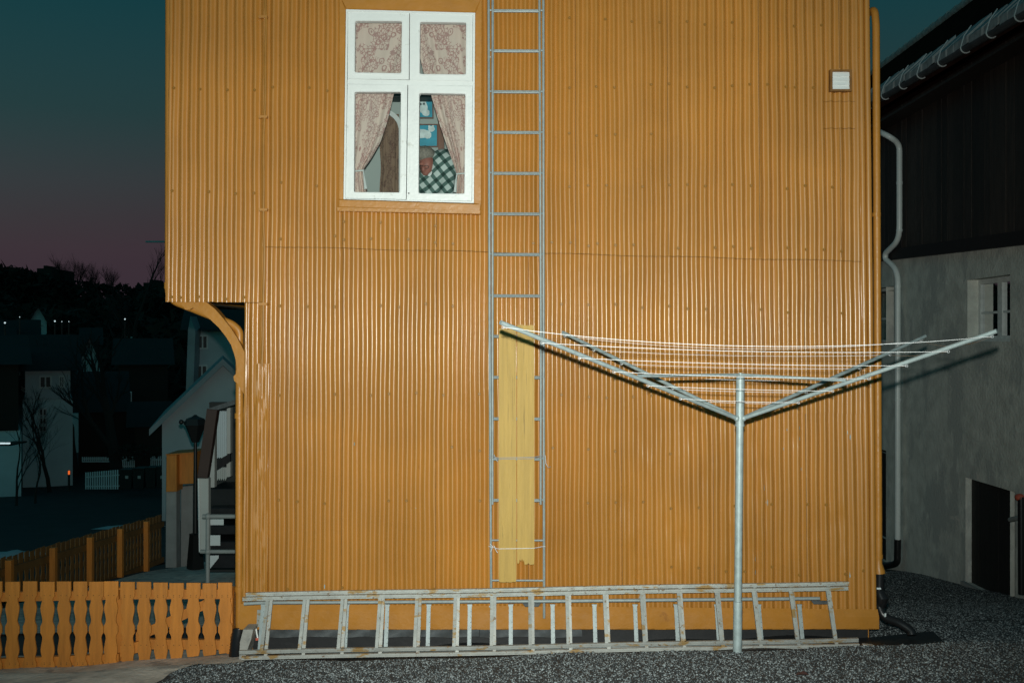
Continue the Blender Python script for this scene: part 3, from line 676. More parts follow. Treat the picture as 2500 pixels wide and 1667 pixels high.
R_in = [(15, 1004), (60, 1012), (120, 1022), (170, 1032), (228, 1051), (300, 1072), (360, 1092), (400, 1107), (421, 1114), (428, 1117), (450, 1115), (476, 1113)]
cl = cloth('curtain', lambda y: 846+pl(y, [(380, 0), (418, 8), (440, 4)]), lambda y: pl(y, L_in), 15, 478, 7.905, 4.0, 0.016, 'curtain', 'cream curtain with red rose print tied back below the archway side of the window', 0.62)
cr = cloth('curtain', lambda y: 1152-pl(y, [(380, 0), (420, 14), (445, 10)]), lambda y: pl(y, R_in), 15, 478, 7.905, 4.5, 0.018, 'curtain', 'cream curtain with red rose print hanging beside the man in the plaid shirt', 0.62, ph=1.0)
MB().tube([W(850, 417, 7.875), W(868, 418, 7.868), W(889, 416, 7.885)], 0.006, 6).build('tie_cord', M['undershirt'], cl, smooth=True)
MB().tube([W(887, 418, 7.88), W(889, 432, 7.88), W(893, 462, 7.88)], [0.004, 0.006, 0.015], 8).build('tassel', M['undershirt'], cl, smooth=True)
MB().tube([W(1144, 423, 7.875), W(1128, 424, 7.868), W(1114, 425, 7.885)], 0.006, 6).build('tie_cord', M['undershirt'], cr, smooth=True)
MB().tube([W(1115, 427, 7.88), W(1113, 442, 7.88), W(1111, 470, 7.88)], [0.004, 0.006, 0.014], 8).build('tassel', M['undershirt'], cr, smooth=True)
MB().tube([W(842, 14, 7.93), W(1156, 16, 7.93)], 0.012, 10).build('curtain_rod', M['wood'], None, smooth=True)
tag(bpy.data.objects['curtain_rod'], 'brown curtain rod across the top of the white window', 'curtain rod')
cloth('portiere', lambda y: 928+1.5*math.sin(y/20), lambda y: 974, 279, 560, 9.125, 3.0, 0.010, 'portiere', 'dark brown patterned door curtain hanging inside the white arch', 0.5)
def picture(quad, label, blobs):
    c = W((quad[0][0]+quad[1][0])/2, quad[2][1], 9.13)
    t = thing('picture', c, label, 'picture', 'pictures on the room wall')
    x0, y0_, x1, y1_ = quad[0][0], quad[0][1], quad[2][0], quad[2][1]
    ring('picture_frame', quad, [(x0+2.5, y0_+2.5), (x1-2.5, y0_+2.5), (x1-2.5, y1_-2.5), (x0+2.5, y1_-2.5)], 9.12, 9.149, 'wood', t)
    pr = MB().slab([(x0+2.4, y0_+2.4), (x1-2.4, y0_+2.4), (x1-2.4, y1_-2.4), (x0+2.4, y1_-2.4)], 9.136, 9.148).build('print', M['photo'], t)
    for kb, (bx, by, rx, ry, m) in enumerate(blobs):
        rr = random.Random(int(bx*by))
        poly = [W(bx+rx*math.cos(a)*rr.uniform(0.9, 1.1), by+ry*math.sin(a)*rr.uniform(0.9, 1.1), 9.135-0.0008*kb-(0.004 if m == 'furdark' else 0)) for a in [2*math.pi*k/18 for k in range(18)]]
        MB().prism(poly, (0, 0.0006, 0)).build('printed_shape', M[m], pr)
    return t
picture([(986, 238), (1058, 238), (1058, 289), (986, 289)], 'framed print of a seated white dog on teal, hung above the white cat print', [(1033, 262, 11, 15, 'fur'), (1032, 250, 9, 9, 'fur'), (1027, 255, 2.6, 3, 'furdark'), (1035, 254, 2.6, 3, 'furdark'), (1040, 276, 9, 8, 'fur')])
picture([(986, 303), (1069, 303), (1069, 359), (986, 359)], 'framed print of a long-haired white cat on teal, above the man with grey hair', [(1030, 327, 22, 11, 'fur'), (1053, 315, 8, 7, 'fur'), (1012, 338, 10, 10, 'fur'), (1048, 309, 2.5, 3, 'fur'), (1057, 309, 2.5, 3, 'fur'), (1044, 332, 9, 7, 'fur')])
b = MB(); b.slab([(1069.5, 296), (1084, 296), (1084, 520), (1069.5, 520)], 9.08, 9.149); tag(b.build('wooden_post', M['wood'], None), 'upright brown wooden post on the room wall beside the pictures', 'post')

# ---- man in the window
def blob_mesh(balls, caps, voxel, smooth_it=6):
    b = MB()
    for c, r in balls: b.ball(c, r, 18, 12)
    for p, q, r0_, r1_ in caps:
        b.tube([Vector(p), (Vector(p)+Vector(q))/2, Vector(q)], [r0_, (r0_+r1_)/2, r1_], 16); b.ball(p, r0_, 14, 10); b.ball(q, r1_, 14, 10)
    me = bpy.data.meshes.new('tmp'); me.from_pydata(b.v, [], b.f); me.update()
    o = bpy.data.objects.new('tmp', me); COL.objects.link(o)
    md = o.modifiers.new('r', 'REMESH'); md.mode = 'VOXEL'; md.voxel_size = voxel
    ms = o.modifiers.new('s', 'SMOOTH'); ms.iterations = smooth_it; ms.factor = 0.5
    dg = bpy.context.evaluated_depsgraph_get(); ev = o.evaluated_get(dg)
    out = bpy.data.meshes.new_from_object(ev); bpy.data.objects.remove(o); bpy.data.meshes.remove(me)
    out.polygons.foreach_set('use_smooth', [True]*len(out.polygons)); return out
YM = 8.20
def Q(x, y, dy=0.0): return W(*z6(x, y), YM+dy)
def recentre(me, c):
    me.transform(Matrix.Translation(-Vector(c))); return me
man = thing('person', (Q(1200, 1470).x, YM+0.02, IZ0), 'grey haired man in glasses and green plaid shirt bowing his head behind the window', 'person')
hd = Q(1020, 1030)
balls = [(Q(1010, 985, 0.0), (0.076, 0.088, 0.080)), (Q(1045, 1085, -0.02), (0.066, 0.078, 0.085)), (Q(1030, 1165, -0.045), (0.050, 0.050, 0.046)), (Q(1085, 1120, 0.0), (0.055, 0.06, 0.07)),
         (Q(992, 1150, -0.095), (0.017, 0.020, 0.026)), (Q(1000, 1172, -0.085), (0.022, 0.018, 0.014)), (Q(1015, 1205, -0.072), (0.026, 0.018, 0.009)), (Q(1020, 1222, -0.066), (0.027, 0.02, 0.012)),
         (Q(975, 1085, -0.074), (0.03, 0.018, 0.012)), (Q(1040, 1092, -0.082), (0.034, 0.018, 0.012)), (Q(1125, 1075, 0.01), (0.013, 0.026, 0.034)), (Q(1128, 1100, 0.0), (0.010, 0.014, 0.014))]
caps = [(Q(1110, 1120, 0.03), Q(1190, 1210, 0.05), 0.058, 0.064), (Q(1260, 1130, 0.05), Q(1260, 1640, 0.08), 0.13, 0.15), (Q(1150, 1200, 0.05), Q(1330, 1090, 0.06), 0.09, 0.085),
        (Q(1330, 1100, 0.0), Q(1300, 1500, -0.10), 0.055, 0.045), (Q(1300, 1500, -0.10), Q(1080, 1600, -0.16), 0.042, 0.032), (Q(1010, 1260, 0.02), Q(940, 1500, -0.08), 0.055, 0.045), (Q(940, 1500, -0.08), Q(1000, 1620, -0.18), 0.042, 0.03),
        (Q(1230, 1900, 0.05), Q(1050, 1900, -0.28), 0.085, 0.06), (Q(1400, 1900, 0.05), Q(1400, 1900, -0.30), 0.085, 0.06), (Q(1050, 1900, -0.20), Q(1030, 2300, -0.18), 0.055, 0.04), (Q(1400, 1900, -0.20), Q(1420, 2300, -0.18), 0.055, 0.04)]
caps[7:] = [(Vector((Q(1200, 0).x, YM+0.08, 3.12)), Vector((Q(1080, 0).x, YM-0.22, 3.12)), 0.08, 0.06), (Vector((Q(1330, 0).x, YM+0.08, 3.12)), Vector((Q(1380, 0).x, YM-0.22, 3.12)), 0.08, 0.06),
            (Vector((Q(1080, 0).x, YM-0.22, 3.12)), Vector((Q(1080, 0).x, YM-0.18, IZ0+0.09)), 0.055, 0.04), (Vector((Q(1380, 0).x, YM-0.22, 3.12)), Vector((Q(1380, 0).x, YM-0.18, IZ0+0.09)), 0.055, 0.04)]
for hx in (1080, 1000):
    hp = Q(hx, 1610, -0.17)
    for k in range(5):
        caps.append((hp, hp+Vector((-0.05+0.016*k, -0.045-0.012*math.sin(k), -0.012)), 0.013, 0.009))
bm_ = blob_mesh(balls, caps, 0.0075, 5)
c = Vector((hd.x, YM, IZ0)); bm_.materials.append(M['skin']); put('body', recentre(bm_, c), c, man)
sc_ = [(Q(1260, 1120, 0.05), Q(1260, 1640, 0.08), 0.146, 0.165), (Q(1165, 1190, 0.06), Q(1335, 1075, 0.06), 0.098, 0.100), (Q(1335, 1090, 0.0), Q(1300, 1500, -0.10), 0.070, 0.058), (Q(1300, 1500, -0.10), Q(1110, 1590, -0.15), 0.055, 0.045),
       (Q(1090, 1270, 0.03), Q(1010, 1300, 0.01), 0.085, 0.075), (Q(1005, 1270, 0.01), Q(940, 1500, -0.08), 0.068, 0.058), (Q(940, 1500, -0.08), Q(990, 1600, -0.16), 0.055, 0.042), (Q(1150, 1330, 0.02), Q(1180, 1600, 0.02), 0.11, 0.13)]
sm_ = blob_mesh([], sc_, 0.010, 6); sm_.materials.append(M['plaid']); put('shirt', recentre(sm_, c), c, man)
col_ = blob_mesh([], [(Q(1080, 1235, -0.055), Q(1150, 1160, -0.03), 0.022, 0.02), (Q(1150, 1160, -0.03), Q(1180, 1090, 0.05), 0.02, 0.022)], 0.007, 3); col_.materials.append(M['undershirt']); put('collar', recentre(col_, c), c, man)
hm = blob_mesh([(Q(1010, 962, -0.018), (0.086, 0.094, 0.072)), (Q(1080, 1015, 0.03), (0.060, 0.080, 0.085))], [], 0.007, 2); hm.materials.append(M['hair'])
put('hair', recentre(hm, c), c, man)
b = MB()
for gx in (968, 1030):
    b.tube([Q(gx+30*math.cos(a), 1126+22*math.sin(a), -0.102+abs(gx-1000)*0.0001) for a in [2*math.pi*k/16 for k in range(17)]], 0.0022, 5)
b.tube([Q(998, 1124, -0.104), Q(1000, 1122, -0.104)], 0.002, 5); b.tube([Q(1060, 1120, -0.095), Q(1090, 1095, -0.05), Q(1122, 1060, 0.0)], 0.0024, 5); b.build('glasses', M['black'], man, smooth=True)
tr = blob_mesh([], [(p, q, r0_+0.012, r1_+0.012) for p, q, r0_, r1_ in caps[7:11]]+[(Vector((Q(1265, 0).x, YM+0.09, 3.13)), Vector((Q(1270, 0).x, YM+0.09, 3.16)), 0.15, 0.14)], 0.014, 3); tr.materials.append(M['trouser']); put('trousers', recentre(tr, c), c, man)
for sx in (1080, 1380):
    x = Q(sx, 0).x; b = MB(); b.ball((x, YM-0.22, IZ0+0.045), (0.045, 0.12, 0.045)); b.build('shoe', M['black'], man, smooth=True)
ch = thing('stool', (Q(1268, 0).x, YM+0.09, IZ0), 'low wooden stool under the man in the plaid shirt', 'stool')
sx = Q(1268, 0).x; b = MB(); b.box((sx-0.17, YM-0.06, 2.96), (sx+0.17, YM+0.26, 2.99)); b.build('seat', M['wood'], ch)
for ax in (-0.15, 0.12):
    for ay in (-0.04, 0.21): MB().box((sx+ax, YM+ay, IZ0), (sx+ax+0.03, YM+ay+0.03, 2.959)).build('leg', M['wood'], ch)

# ------------------------------------------------------------------ ladders on the wall
def rail_ladder(name, label, left, right, rungs, Y, r, rr, m, ends, group):
    root = thing(name, W((left[0][0]+right[0][0])/2, ends, Y), label, 'ladder', group)
    for path in (left, right):
        MB().tube([W(x, y, Y) for x, y in path], r, 10).build('rail', M[m], root, smooth=True)
    for y in rungs:
        xl = pl(y, [(p[1], p[0]) for p in left]); xr = pl(y, [(p[1], p[0]) for p in right])
        MB().tube([W(xl, y, Y), W(xr, y+0.6, Y)], rr, 8).build('rung', M[m], root, smooth=True)
    return root
RY = [d(v)[0] for v in (-163, -69, 24, 116, 210, 303, 397, 490, 583, 678, 771, 865, 960, 1052, 1147, 1240, 1332)]
rail_ladder('wall_ladder', 'long blue grey steel ladder upright on the yellow wall, reaching behind the lying ladders', [(1192, -300), (1193, 0), (1195.5, 800), (1199.5, 1508)], [(1325, -300), (1326.5, 0), (1327, 800), (1328.5, 1508)], RY, 7.700, 0.0105, 0.0078, 'steel', 1508, 'ladders on the wall')
rail_ladder('wall_ladder', 'steel ladder section lashed over the upright wall ladder and ending halfway down the yellow boards', [(1202, -300), (1203, 0), (1202.6, 800), (1202, 1231)], [(1316, -300), (1317, 0), (1320.6, 800), (1320, 1231)], [y+3 for y in RY if y < 1225], 7.678, 0.0098, 0.0074, 'steel', 1231, 'ladders on the wall')
for y in (140, 700, 1480):
    b = MB()
    for x in (1196, 1327): b.tube([W(x, y, 7.70), W(x, y, YW+0.02)], 0.007, 6)
    b.build('wall_bracket', M['steel'], bpy.data.objects['wall_ladder'], smooth=True)

# ------------------------------------------------------------------ two yellow boards tied to the ladder
def plank(name, x0, x1, yt, yb, Y, label, jag=None):
    poly = [(x0+0.6, yt), (x0+10, yt-1.2), (x0+24, yt+0.6), (x1-8, yt-0.8), (x1-0.6, yt)]
    poly += [(x1, lerp(yt, yb, t)) for t in (0.25, 0.5, 0.75, 0.97)]
    poly += jag if jag else [(x1-1, yb), (x1-8, yb-0.8), (x1-12, yb+1.2), (x1-22, yb+0.3), (x0+9, yb+1), (x0+1, yb)]
    poly += [(x0, lerp(yb, yt, t)) for t in (0.03, 0.3, 0.6, 0.9)]
    b = MB(); b.prism([W(x, y, Y) for x, y in poly][::-1], (0, 0.021, 0))
    return tag(b.build(name, M['board'], None), label, 'board', 'boards tied to the wall ladder')
plank('board', 1217.5, 1260.6, 803, 1420, 7.630, 'longer pale yellow plank tied to the wall ladder, intact square bottom end')
plank('board', 1262.4, 1304.5, 794, 1377, 7.636, 'shorter pale yellow plank tied to the wall ladder, splintered broken bottom end', jag=[(1304, 1377), (1294, 1378), (1290, 1374), (1287, 1377), (1281, 1378), (1279, 1366), (1277, 1372), (1275, 1363), (1272, 1370), (1269, 1365), (1267, 1374), (1264, 1376), (1262.6, 1371)])
def tie(name, ys, label, m, r):
    b = MB()
    for k, y in enumerate(ys):
        b.tube([W(1193, y-6+k*3, 7.685), W(1206, y-3, 7.655), W(1215.5, y, 7.632), W(1219, y, 7.6245-k*0.002), W(1262, y-0.6, 7.6215-k*0.002), W(1303.5, y-1.6, 7.6235-k*0.002), W(1306.5, y-2.2, 7.632), W(1322, y-5, 7.665), W(1331, y-6, 7.69)], r, 5)
    b.tube([W(1206, ys[0]-8, 7.66), W(1211, ys[0]+4, 7.65), W(1215, ys[0]+10, 7.645)], r, 5)
    b.tube([W(1331, ys[0]-6, 7.69), W(1333, ys[0]+14, 7.69), W(1338, ys[0]+24, 7.68), W(1344, ys[0]+22, 7.67)] if m == 'wire' else [W(1196, ys[0]-12, 7.67), W(1203, ys[0]-6, 7.66), W(1198, ys[0]+8, 7.67)], r, 5)
    return tag(b.build(name, M[m], None, smooth=True), label, 'tie')
tie('wire_tie', (1117, 1120.5), 'twisted grey wire binding the two yellow boards across their middle', 'wire', 0.0026)
tie('string_tie', (1339,), 'single white string binding the two yellow boards near their lower ends', 'line', 0.0026)

# ------------------------------------------------------------------ ladders lying along the foot of the wall
YT, YB = 7.60, 7.42
RX = [d(v)[0] for v in (615, 700, 787, 873, 958, 1046, 1130, 1217, 1302, 1388, 1473, 1558, 1645, 1730, 1815, 1900)]
def rail3(a, c, Ya, h, dep, name, root, curl=False):   # channel rail with grooves, a and c pixel centres
    p, q = W(*a, Ya), W(*c, Ya); prof = [(-dep/2, -h/2), (-dep/2, -h*0.12), (-dep/2+0.004, -h*0.08), (-dep/2+0.004, h*0.08), (-dep/2, h*0.12), (-dep/2, h/2), (dep/2, h/2), (dep/2, -h/2)]
    n = len(prof); b = MB(); N_ = 24
    for k in range(N_+1):
        c_ = p.lerp(q, k/N_); c_.z += 0.0025*math.sin(k*0.5)
        for yy, zz in prof: b.v.append((c_.x, c_.y+yy, c_.z+zz))
    for k in range(N_):
        for i in range(n): b.f.append((k*n+i, k*n+(i+1) % n, (k+1)*n+(i+1) % n, (k+1)*n+i))
    b.f.append(tuple(range(n-1, -1, -1))); b.f.append(tuple(N_*n+i for i in range(n)))
    return b.build(name, M['alu'], root)
def flat_ladder(label, tl, tr, bl_, br, Yt, Yb, xs_, h):
    root = thing('lying_ladder', W((bl_[0]+br[0])/2, (bl_[1]+br[1])/2+5, Yb), label, 'ladder', 'ladders lying by the wall')
    rail3(tl, tr, Yt, h, 0.026, 'rail', root); rail3(bl_, br, Yb, h, 0.026, 'rail', root)
    for x in xs_:
        t = (x-tl[0])/(tr[0]-tl[0]); p = W(x, lerp(tl[1], tr[1], t), Yt)
        qx = p.x; pxb = 1250+qx/Yb*FP; q = W(pxb, lerp(bl_[1], br[1], (pxb-bl_[0])/(br[0]-bl_[0])), Yb)
        dz = Vector((0, 0, h/2-0.001)); p, q = p-dz, q+dz
        f = [q+Vector((-0.0125, -0.011, 0)), q+Vector((0.0125, -0.011, 0)), p+Vector((0.0125, -0.011, 0)), p+Vector((-0.0125, -0.011, 0))]
        MB().hexa(f+[v+Vector((0, 0.022, 0)) for v in f]).build('rung', M['alu'], root)
    return root
flat_ladder('worn aluminium ladder section lying on edge in front of the yellow skirting, nearest the gravel', (593, 1461), (2070, 1434.5), (585, 1591), (2095, 1560.5), 7.585, 7.40, RX, 0.027)
flat_ladder('wider worn aluminium ladder section lying behind the narrower aluminium one', (601, 1450), (2072, 1422.5), (590, 1605), (2097, 1573.5), 7.625, 7.435, [x+lerp(10, 2, k/15) for k, x in enumerate(RX)], 0.026)
sl = thing('lying_ladder', W(1300, 1590, 7.56), 'blue grey steel ladder with perforated rungs lying behind the aluminium ladders', 'ladder', 'ladders lying by the wall')
MB().tube([W(596, 1473, 7.67), W(640, 1470.5, 7.67), W(1300, 1467, 7.67), W(2001, 1460, 7.67)], 0.0135, 12).build('rail', M['steel'], sl, smooth=True)
MB().tube([W(600, 1592, 7.56), W(2005, 1572, 7.56)], 0.0135, 12).build('rail', M['steel'], sl, smooth=True)
for x in (643, 745, 848, 946, 1047, 1147, 1247, 1349, 1451, 1550, 1650, 1749, 1852, 1951):
    p = W(x, 1474, 7.67); q = W(1250+p.x/7.56*FP, 1586, 7.56); b = MB()
    for w0, w1, z0, z1 in ((0.020, 0.015, 0.0, 0.06), (0.015, 0.015, 0.06, 1.0)):
        a, c_ = p.lerp(q, z0), p.lerp(q, z1)
        f = [c_+Vector((-w1, -0.006, 0)), c_+Vector((w1, -0.006, 0)), a+Vector((w0, -0.006, 0)), a+Vector((-w0, -0.006, 0))]; b.hexa(f+[v+Vector((0, 0.012, 0)) for v in f])
    rg = b.build('rung', M['steel'], sl)
    b = MB()
    for k in range(7):
        c_ = p.lerp(q, 0.16+k*0.115)+Vector((0.009, -0.0068, 0)); b.add([c_+Vector((0.0028*math.cos(a), 0, 0.0028*math.sin(a))) for a in [2*math.pi*i/6 for i in range(6)]], [tuple(range(6))])
    tag(b.build('perforation', M['black'], rg), kind='stuff')
for x, y in ((1298, 1476), (2003, 1470)):
    MB().slab([(x-22, y-4), (x+22, y-4), (x+16, y+4), (x-16, y+4)], 7.648, 7.66).build('joining_clip', M['zinc'], sl)
# bits at the foot of the wall
b = MB(); b.grid(60, 8, lambda u, v: (lambda x, y: (x, y, ground_z(x, y)+0.012+0.012*math.sin(x*5)*math.sin(v*5)+0.05*max(0, v-0.6)))(lerp(-1.98, 3.30, u), lerp(7.36+0.24*max(0, u-0.93)*10*0.6, 7.80, v)), flip=True)
tag(b.build('ground_membrane', M['tarp'], None, smooth=True, angle=180), 'black membrane strip on the ground along the foot of the yellow house', 'membrane')
b = MB(); rr = random.Random(2); pts = [(594, 1536), (618, 1536), (613, 1560), (604, 1585), (598, 1610), (600, 1634), (582, 1630), (584, 1600), (586, 1566)]
b.prism([W(x, y, 7.58) for x, y in pts][::-1], (0, 0.2, 0)); tag(b.build('footing_stone', M['concrete'], None), 'rough grey concrete footing lump under the corner of the yellow house', 'footing')
t = thing('scraper', W(630, 1562, 7.66), 'small white handled tool with red end leaning under the skirting corner', 'tool')
MB().tube([W(625, 1534, 7.68), W(629, 1557, 7.66)], 0.006, 8).build('handle', M['white'], t, smooth=True)
MB().slab([(624, 1557), (637, 1556), (636, 1562), (624, 1563)], 7.65, 7.67).build('head', M['red'], t)
for k, (x, y, w_) in enumerate(((1333, 1592, 12), (1362, 1593, 10), (2033, 1575, 12), (1085, 1612, 9), (1660, 1583, 7), (1960, 1580, 6), (1958, 1660, 14))):
    Y = 7.36 if y < 1600 else 6.9
    if y > 1650: Y = 5.3
    c_ = W(x, y, Y); c_.z = ground_z(c_.x, Y)+0.012; b = MB(); s = w_*0.0026
    b.add([c_+Vector((-s, 0, 0)), c_+Vector((-s*0.3, -s*0.5, s*0.35)), c_+Vector((s, -s*0.2, 0.004)), c_+Vector((s*0.4, s*0.5, s*0.5)), c_+Vector((-s*0.5, s*0.5, s*0.2))], [(0, 1, 4), (1, 3, 4), (1, 2, 3)])
    tag(b.build('dead_leaf', M['leaf'], None), 'curled dark red dead leaf on the gravel along the lying ladders', 'leaf', 'dead leaves on the gravel')
MB().hexa([W(2103, 1582, 7.42), W(2143, 1586, 7.40), W(2143, 1578, 7.40), W(2105, 1573, 7.42), W(2103, 1578, 7.5), W(2143, 1582, 7.5), W(2143, 1573, 7.5), W(2105, 1569, 7.5)]).build('wood_scrap', M['white'], None)
tag(bpy.data.objects['wood_scrap'], 'short scrap of white painted wood on gravel past the ladder ends', 'wood scrap')

# ------------------------------------------------------------------ rotary clothes dryer
YD, YF, YRr = 6.2, 5.23, 7.17
px_b = W(1800, 1588, YD)
dry = thing('clothes_dryer', (px_b.x, YD, ground_z(px_b.x, YD)), 'grey steel rotary clothes dryer with spread arms and white lines before the yellow wall', 'clothes dryer')
J = W(1806, 1024, YD)
MB().tube([W(1800, 1600, YD), W(1801.5, 1467, YD)], 0.0275, 18).build('ground_sleeve', M['galv'], dry, smooth=True)
MB().tube([W(1801.5, 1466.5, YD), W(1806, 1038, YD)], 0.0235, 18).build('pole', M['galv'], dry, smooth=True)
MB().tube([W(1806, 1038, YD), W(1807.5, 922, YD)], 0.0265, 18).build('top_sleeve', M['galv'], dry, smooth=True)
MB().tube([W(1807.5, 921.5, YD), W(1807.5, 917, YD)], [0.0265, 0.014], 18).build('top_cap', M['galv'], dry, smooth=True)
MB().tube([W(1806, 1040, YD), W(1806, 1035, YD)], 0.030, 18).build('collar', M['galv'], dry, smooth=True)
for y in (950, 981):
    MB().tube([W(1807, y+1, YD), W(1807, y-1, YD)], 0.0275, 18).build('seam_band', M['gutter'], dry, smooth=True)
tips = {'fl': W(1222, 787, YF), 'fr': W(2434, 808, YF), 'rl': W(1373.7, 811, YRr), 'rr': W(2259, 821, YRr)}
TS = {'fl': (.011, .174, .33, .4726, .617, .752), 'fr': (.019, .19, .352, .5, .64, .772)}
TS['rl'] = TS['fl']; TS['rr'] = TS['fr']
eyes = {}
def scr(tip, t): return t*tip.y/((1-t)*J.y+t*tip.y)      # screen fraction -> fraction along the arm
for k, tip in tips.items():
    dr = (tip-J); s = J+dr.normalized()*0.028
    arm = MB().tube([s, tip], 0.0125, 14).build('arm', M['galv'], dry, smooth=True)
    MB().ball(s+Vector((0, 0, 0)), 0.019, 10, 7).build('hinge', M['galv'], dry, smooth=True)
    eyes[k] = []
    for t in TS[k]:
        p = tip.lerp(J, scr(tip, t))+Vector((0, -0.002, -0.020)); eyes[k].append(p)
        a = [p+Vector((0.0072*math.cos(q), 0, 0.0072*math.sin(q))) for q in [2*math.pi*i/10 for i in range(11)]]
        MB().tube(a, 0.0017, 5).build('eye_hook', M['wire'], arm, smooth=True)
H = W(1807.5, 914.5, YD)
for k, t in (('fl', 0.576), ('fr', 0.586)):
    MB().tube([H, tips[k].lerp(J, scr(tips[k], t))+Vector((0, 0, 0.014))], 0.0095, 10).build('strut', M['galv'], dry, smooth=True)
MB().tube([W(1807.5, 917, YD), W(1807.5, 910, YD)], 0.012, 10).build('strut_hub', M['galv'], dry, smooth=True)
SAG = (0.075, 0.022, 0.012, 0.008, 0.005, 0.004)
for i in range(6):
    for a, c_, sg in (('fl', 'fr', 1.0), ('rl', 'rr', 1.0), ('fl', 'rl', 0.6), ('fr', 'rr', 0.6)):
        p, q = eyes[a][i], eyes[c_][i]
        pts = [p.lerp(q, t)-Vector((0, 0, SAG[i]*sg*4*t*(1-t))) for t in [k/16 for k in range(17)]]
        MB().tube(pts, 0.0015 if a != 'fl' or c_ == 'fr' else 0.0010, 5).build('clothes_line', M['line'] if (a, c_) in (('fl', 'fr'), ('rl', 'rr')) else M['wire'], dry, smooth=True)

# ------------------------------------------------------------------ picket fence beside the house
fz = lambda v: v/3.92
YFN = 7.80
fence = thing('picket_fence', W(250, 1610, YFN), 'low ochre fence of bottle-cut boards joining the corner of the yellow house', 'fence')
DENT = [(155, 0), (292, 0), (305, 10), (320, 17), (345, 15), (375, 7), (410, 1.5), (440, 5), (480, 13), (520, 19), (545, 16), (565, 7), (582, 0.5), (640, 0.3), (655, 8), (672, 15), (695, 18), (740, 11), (800, 2), (830, 4), (865, 12), (890, 16), (912, 11), (930, 2), (942, 0), (1060, 0)]
spans = [(-280, -147), (-115, 18), (50, 187), (220, 352), (383, 520), (543, 677), (702, 833), (853, 990), (995, 1130), (1152, 1288), (1308, 1443), (1468, 1603), (1622, 1757), (1784, 1918), (1938, 2072), (2085, 2220)]
botz = lambda x: pl(x, [(-300, 1030), (0, 1022), (500, 998), (1000, 970), (1300, 935), (1600, 893), (1900, 868), (2220, 832)])
def bottle_board(x0, x1, yt, ybl, ybr, ys_):
    Lft, Rgt = [], []
    for y in ys_:
        dd = pl(y, DENT)*1.10
        if y < ybl: Lft.append((x0+dd, y))
        if y < ybr: Rgt.append((x1-dd, y))
    Lft.append((x0+pl(ybl, DENT)*1.10, ybl)); Rgt.append((x1-pl(ybr, DENT)*1.10, ybr))
    return Lft+Rgt[::-1]
YSZ = [157, 285]+list(range(296, 350, 8))+list(range(360, 600, 14))+[640]+list(range(650, 760, 12))+list(range(770, 950, 12))+[960]
for k, (x0, x1) in enumerate(spans):
    tp = pl(x0, [(-300, 153), (1100, 153), (1300, 158), (1700, 168), (2220, 165)])
    poly = bottle_board(x0, x1, tp, botz(x0), botz(x1), [tp]+YSZ[1:])
    yo = 0.004*math.sin(k*2.3); sh_ = 0.007*math.sin(k*5.1+1)
    poly = [(x+(y-tp)*sh_, y+2.5*math.sin(k*3.7)) for x, y in poly]
    MB().prism([W(fz(x), 1380+fz(y), YFN+yo) for x, y in poly], (0, 0.013, 0)).build('board', M['fence'], fence)
    b = MB()
    for yy in (285, 300 if k > 8 else 930, 760 if k > 8 else 945):
        for xx in (lerp(x0, x1, 0.3), lerp(x0, x1, 0.7)):
            if yy < botz(xx)-20:
                c_ = W(fz(xx), 1380+fz(yy), YFN+yo-0.0005); b.add([c_+Vector((0.004*math.cos(q_), 0, 0.004*math.sin(q_))) for q_ in [2*math.pi*i_/6 for i_ in range(6)]]+[c_+Vector((0, -0.0022, 0))], [(i_, 6, (i_+1) % 6) for i_ in range(6)])
    tag(b.build('nail_heads', M['deep_brown'], fence), kind='stuff')
def frail(q, name='rail', Y0=YFN+0.0265, Y1=YFN+0.065): return MB().slab([(fz(x), 1380+fz(y)) for x, y in q], Y0, Y1).build(name, M['fence'], fence)
frail([(-300, 262), (1135, 240), (1135, 325), (-300, 350)]); frail([(1150, 232), (2225, 228), (2225, 318), (1150, 322)])
frail([(-300, 905), (1135, 845), (1135, 930), (-300, 1000)]); frail([(1150, 770), (1430, 700), (1430, 800), (1150, 880)]); frail([(1432, 705), (2225, 716), (2225, 805), (1432, 800)])
frail([(1300, 640), (1950, 330), (1950, 425), (1300, 740)], 'brace', YFN+0.067, YFN+0.09)
frail([(1108, 215), (1172, 215), (1172, 1000), (1108, 1010)], 'post', YFN+0.068, YFN+0.13); frail([(-250, 215), (-190, 215), (-190, 1060), (-250, 1060)], 'post', YFN+0.068, YFN+0.13); frail([(2170, 215), (2225, 215), (2225, 850), (2170, 860)], 'post', YFN+0.068, YFN+0.13)

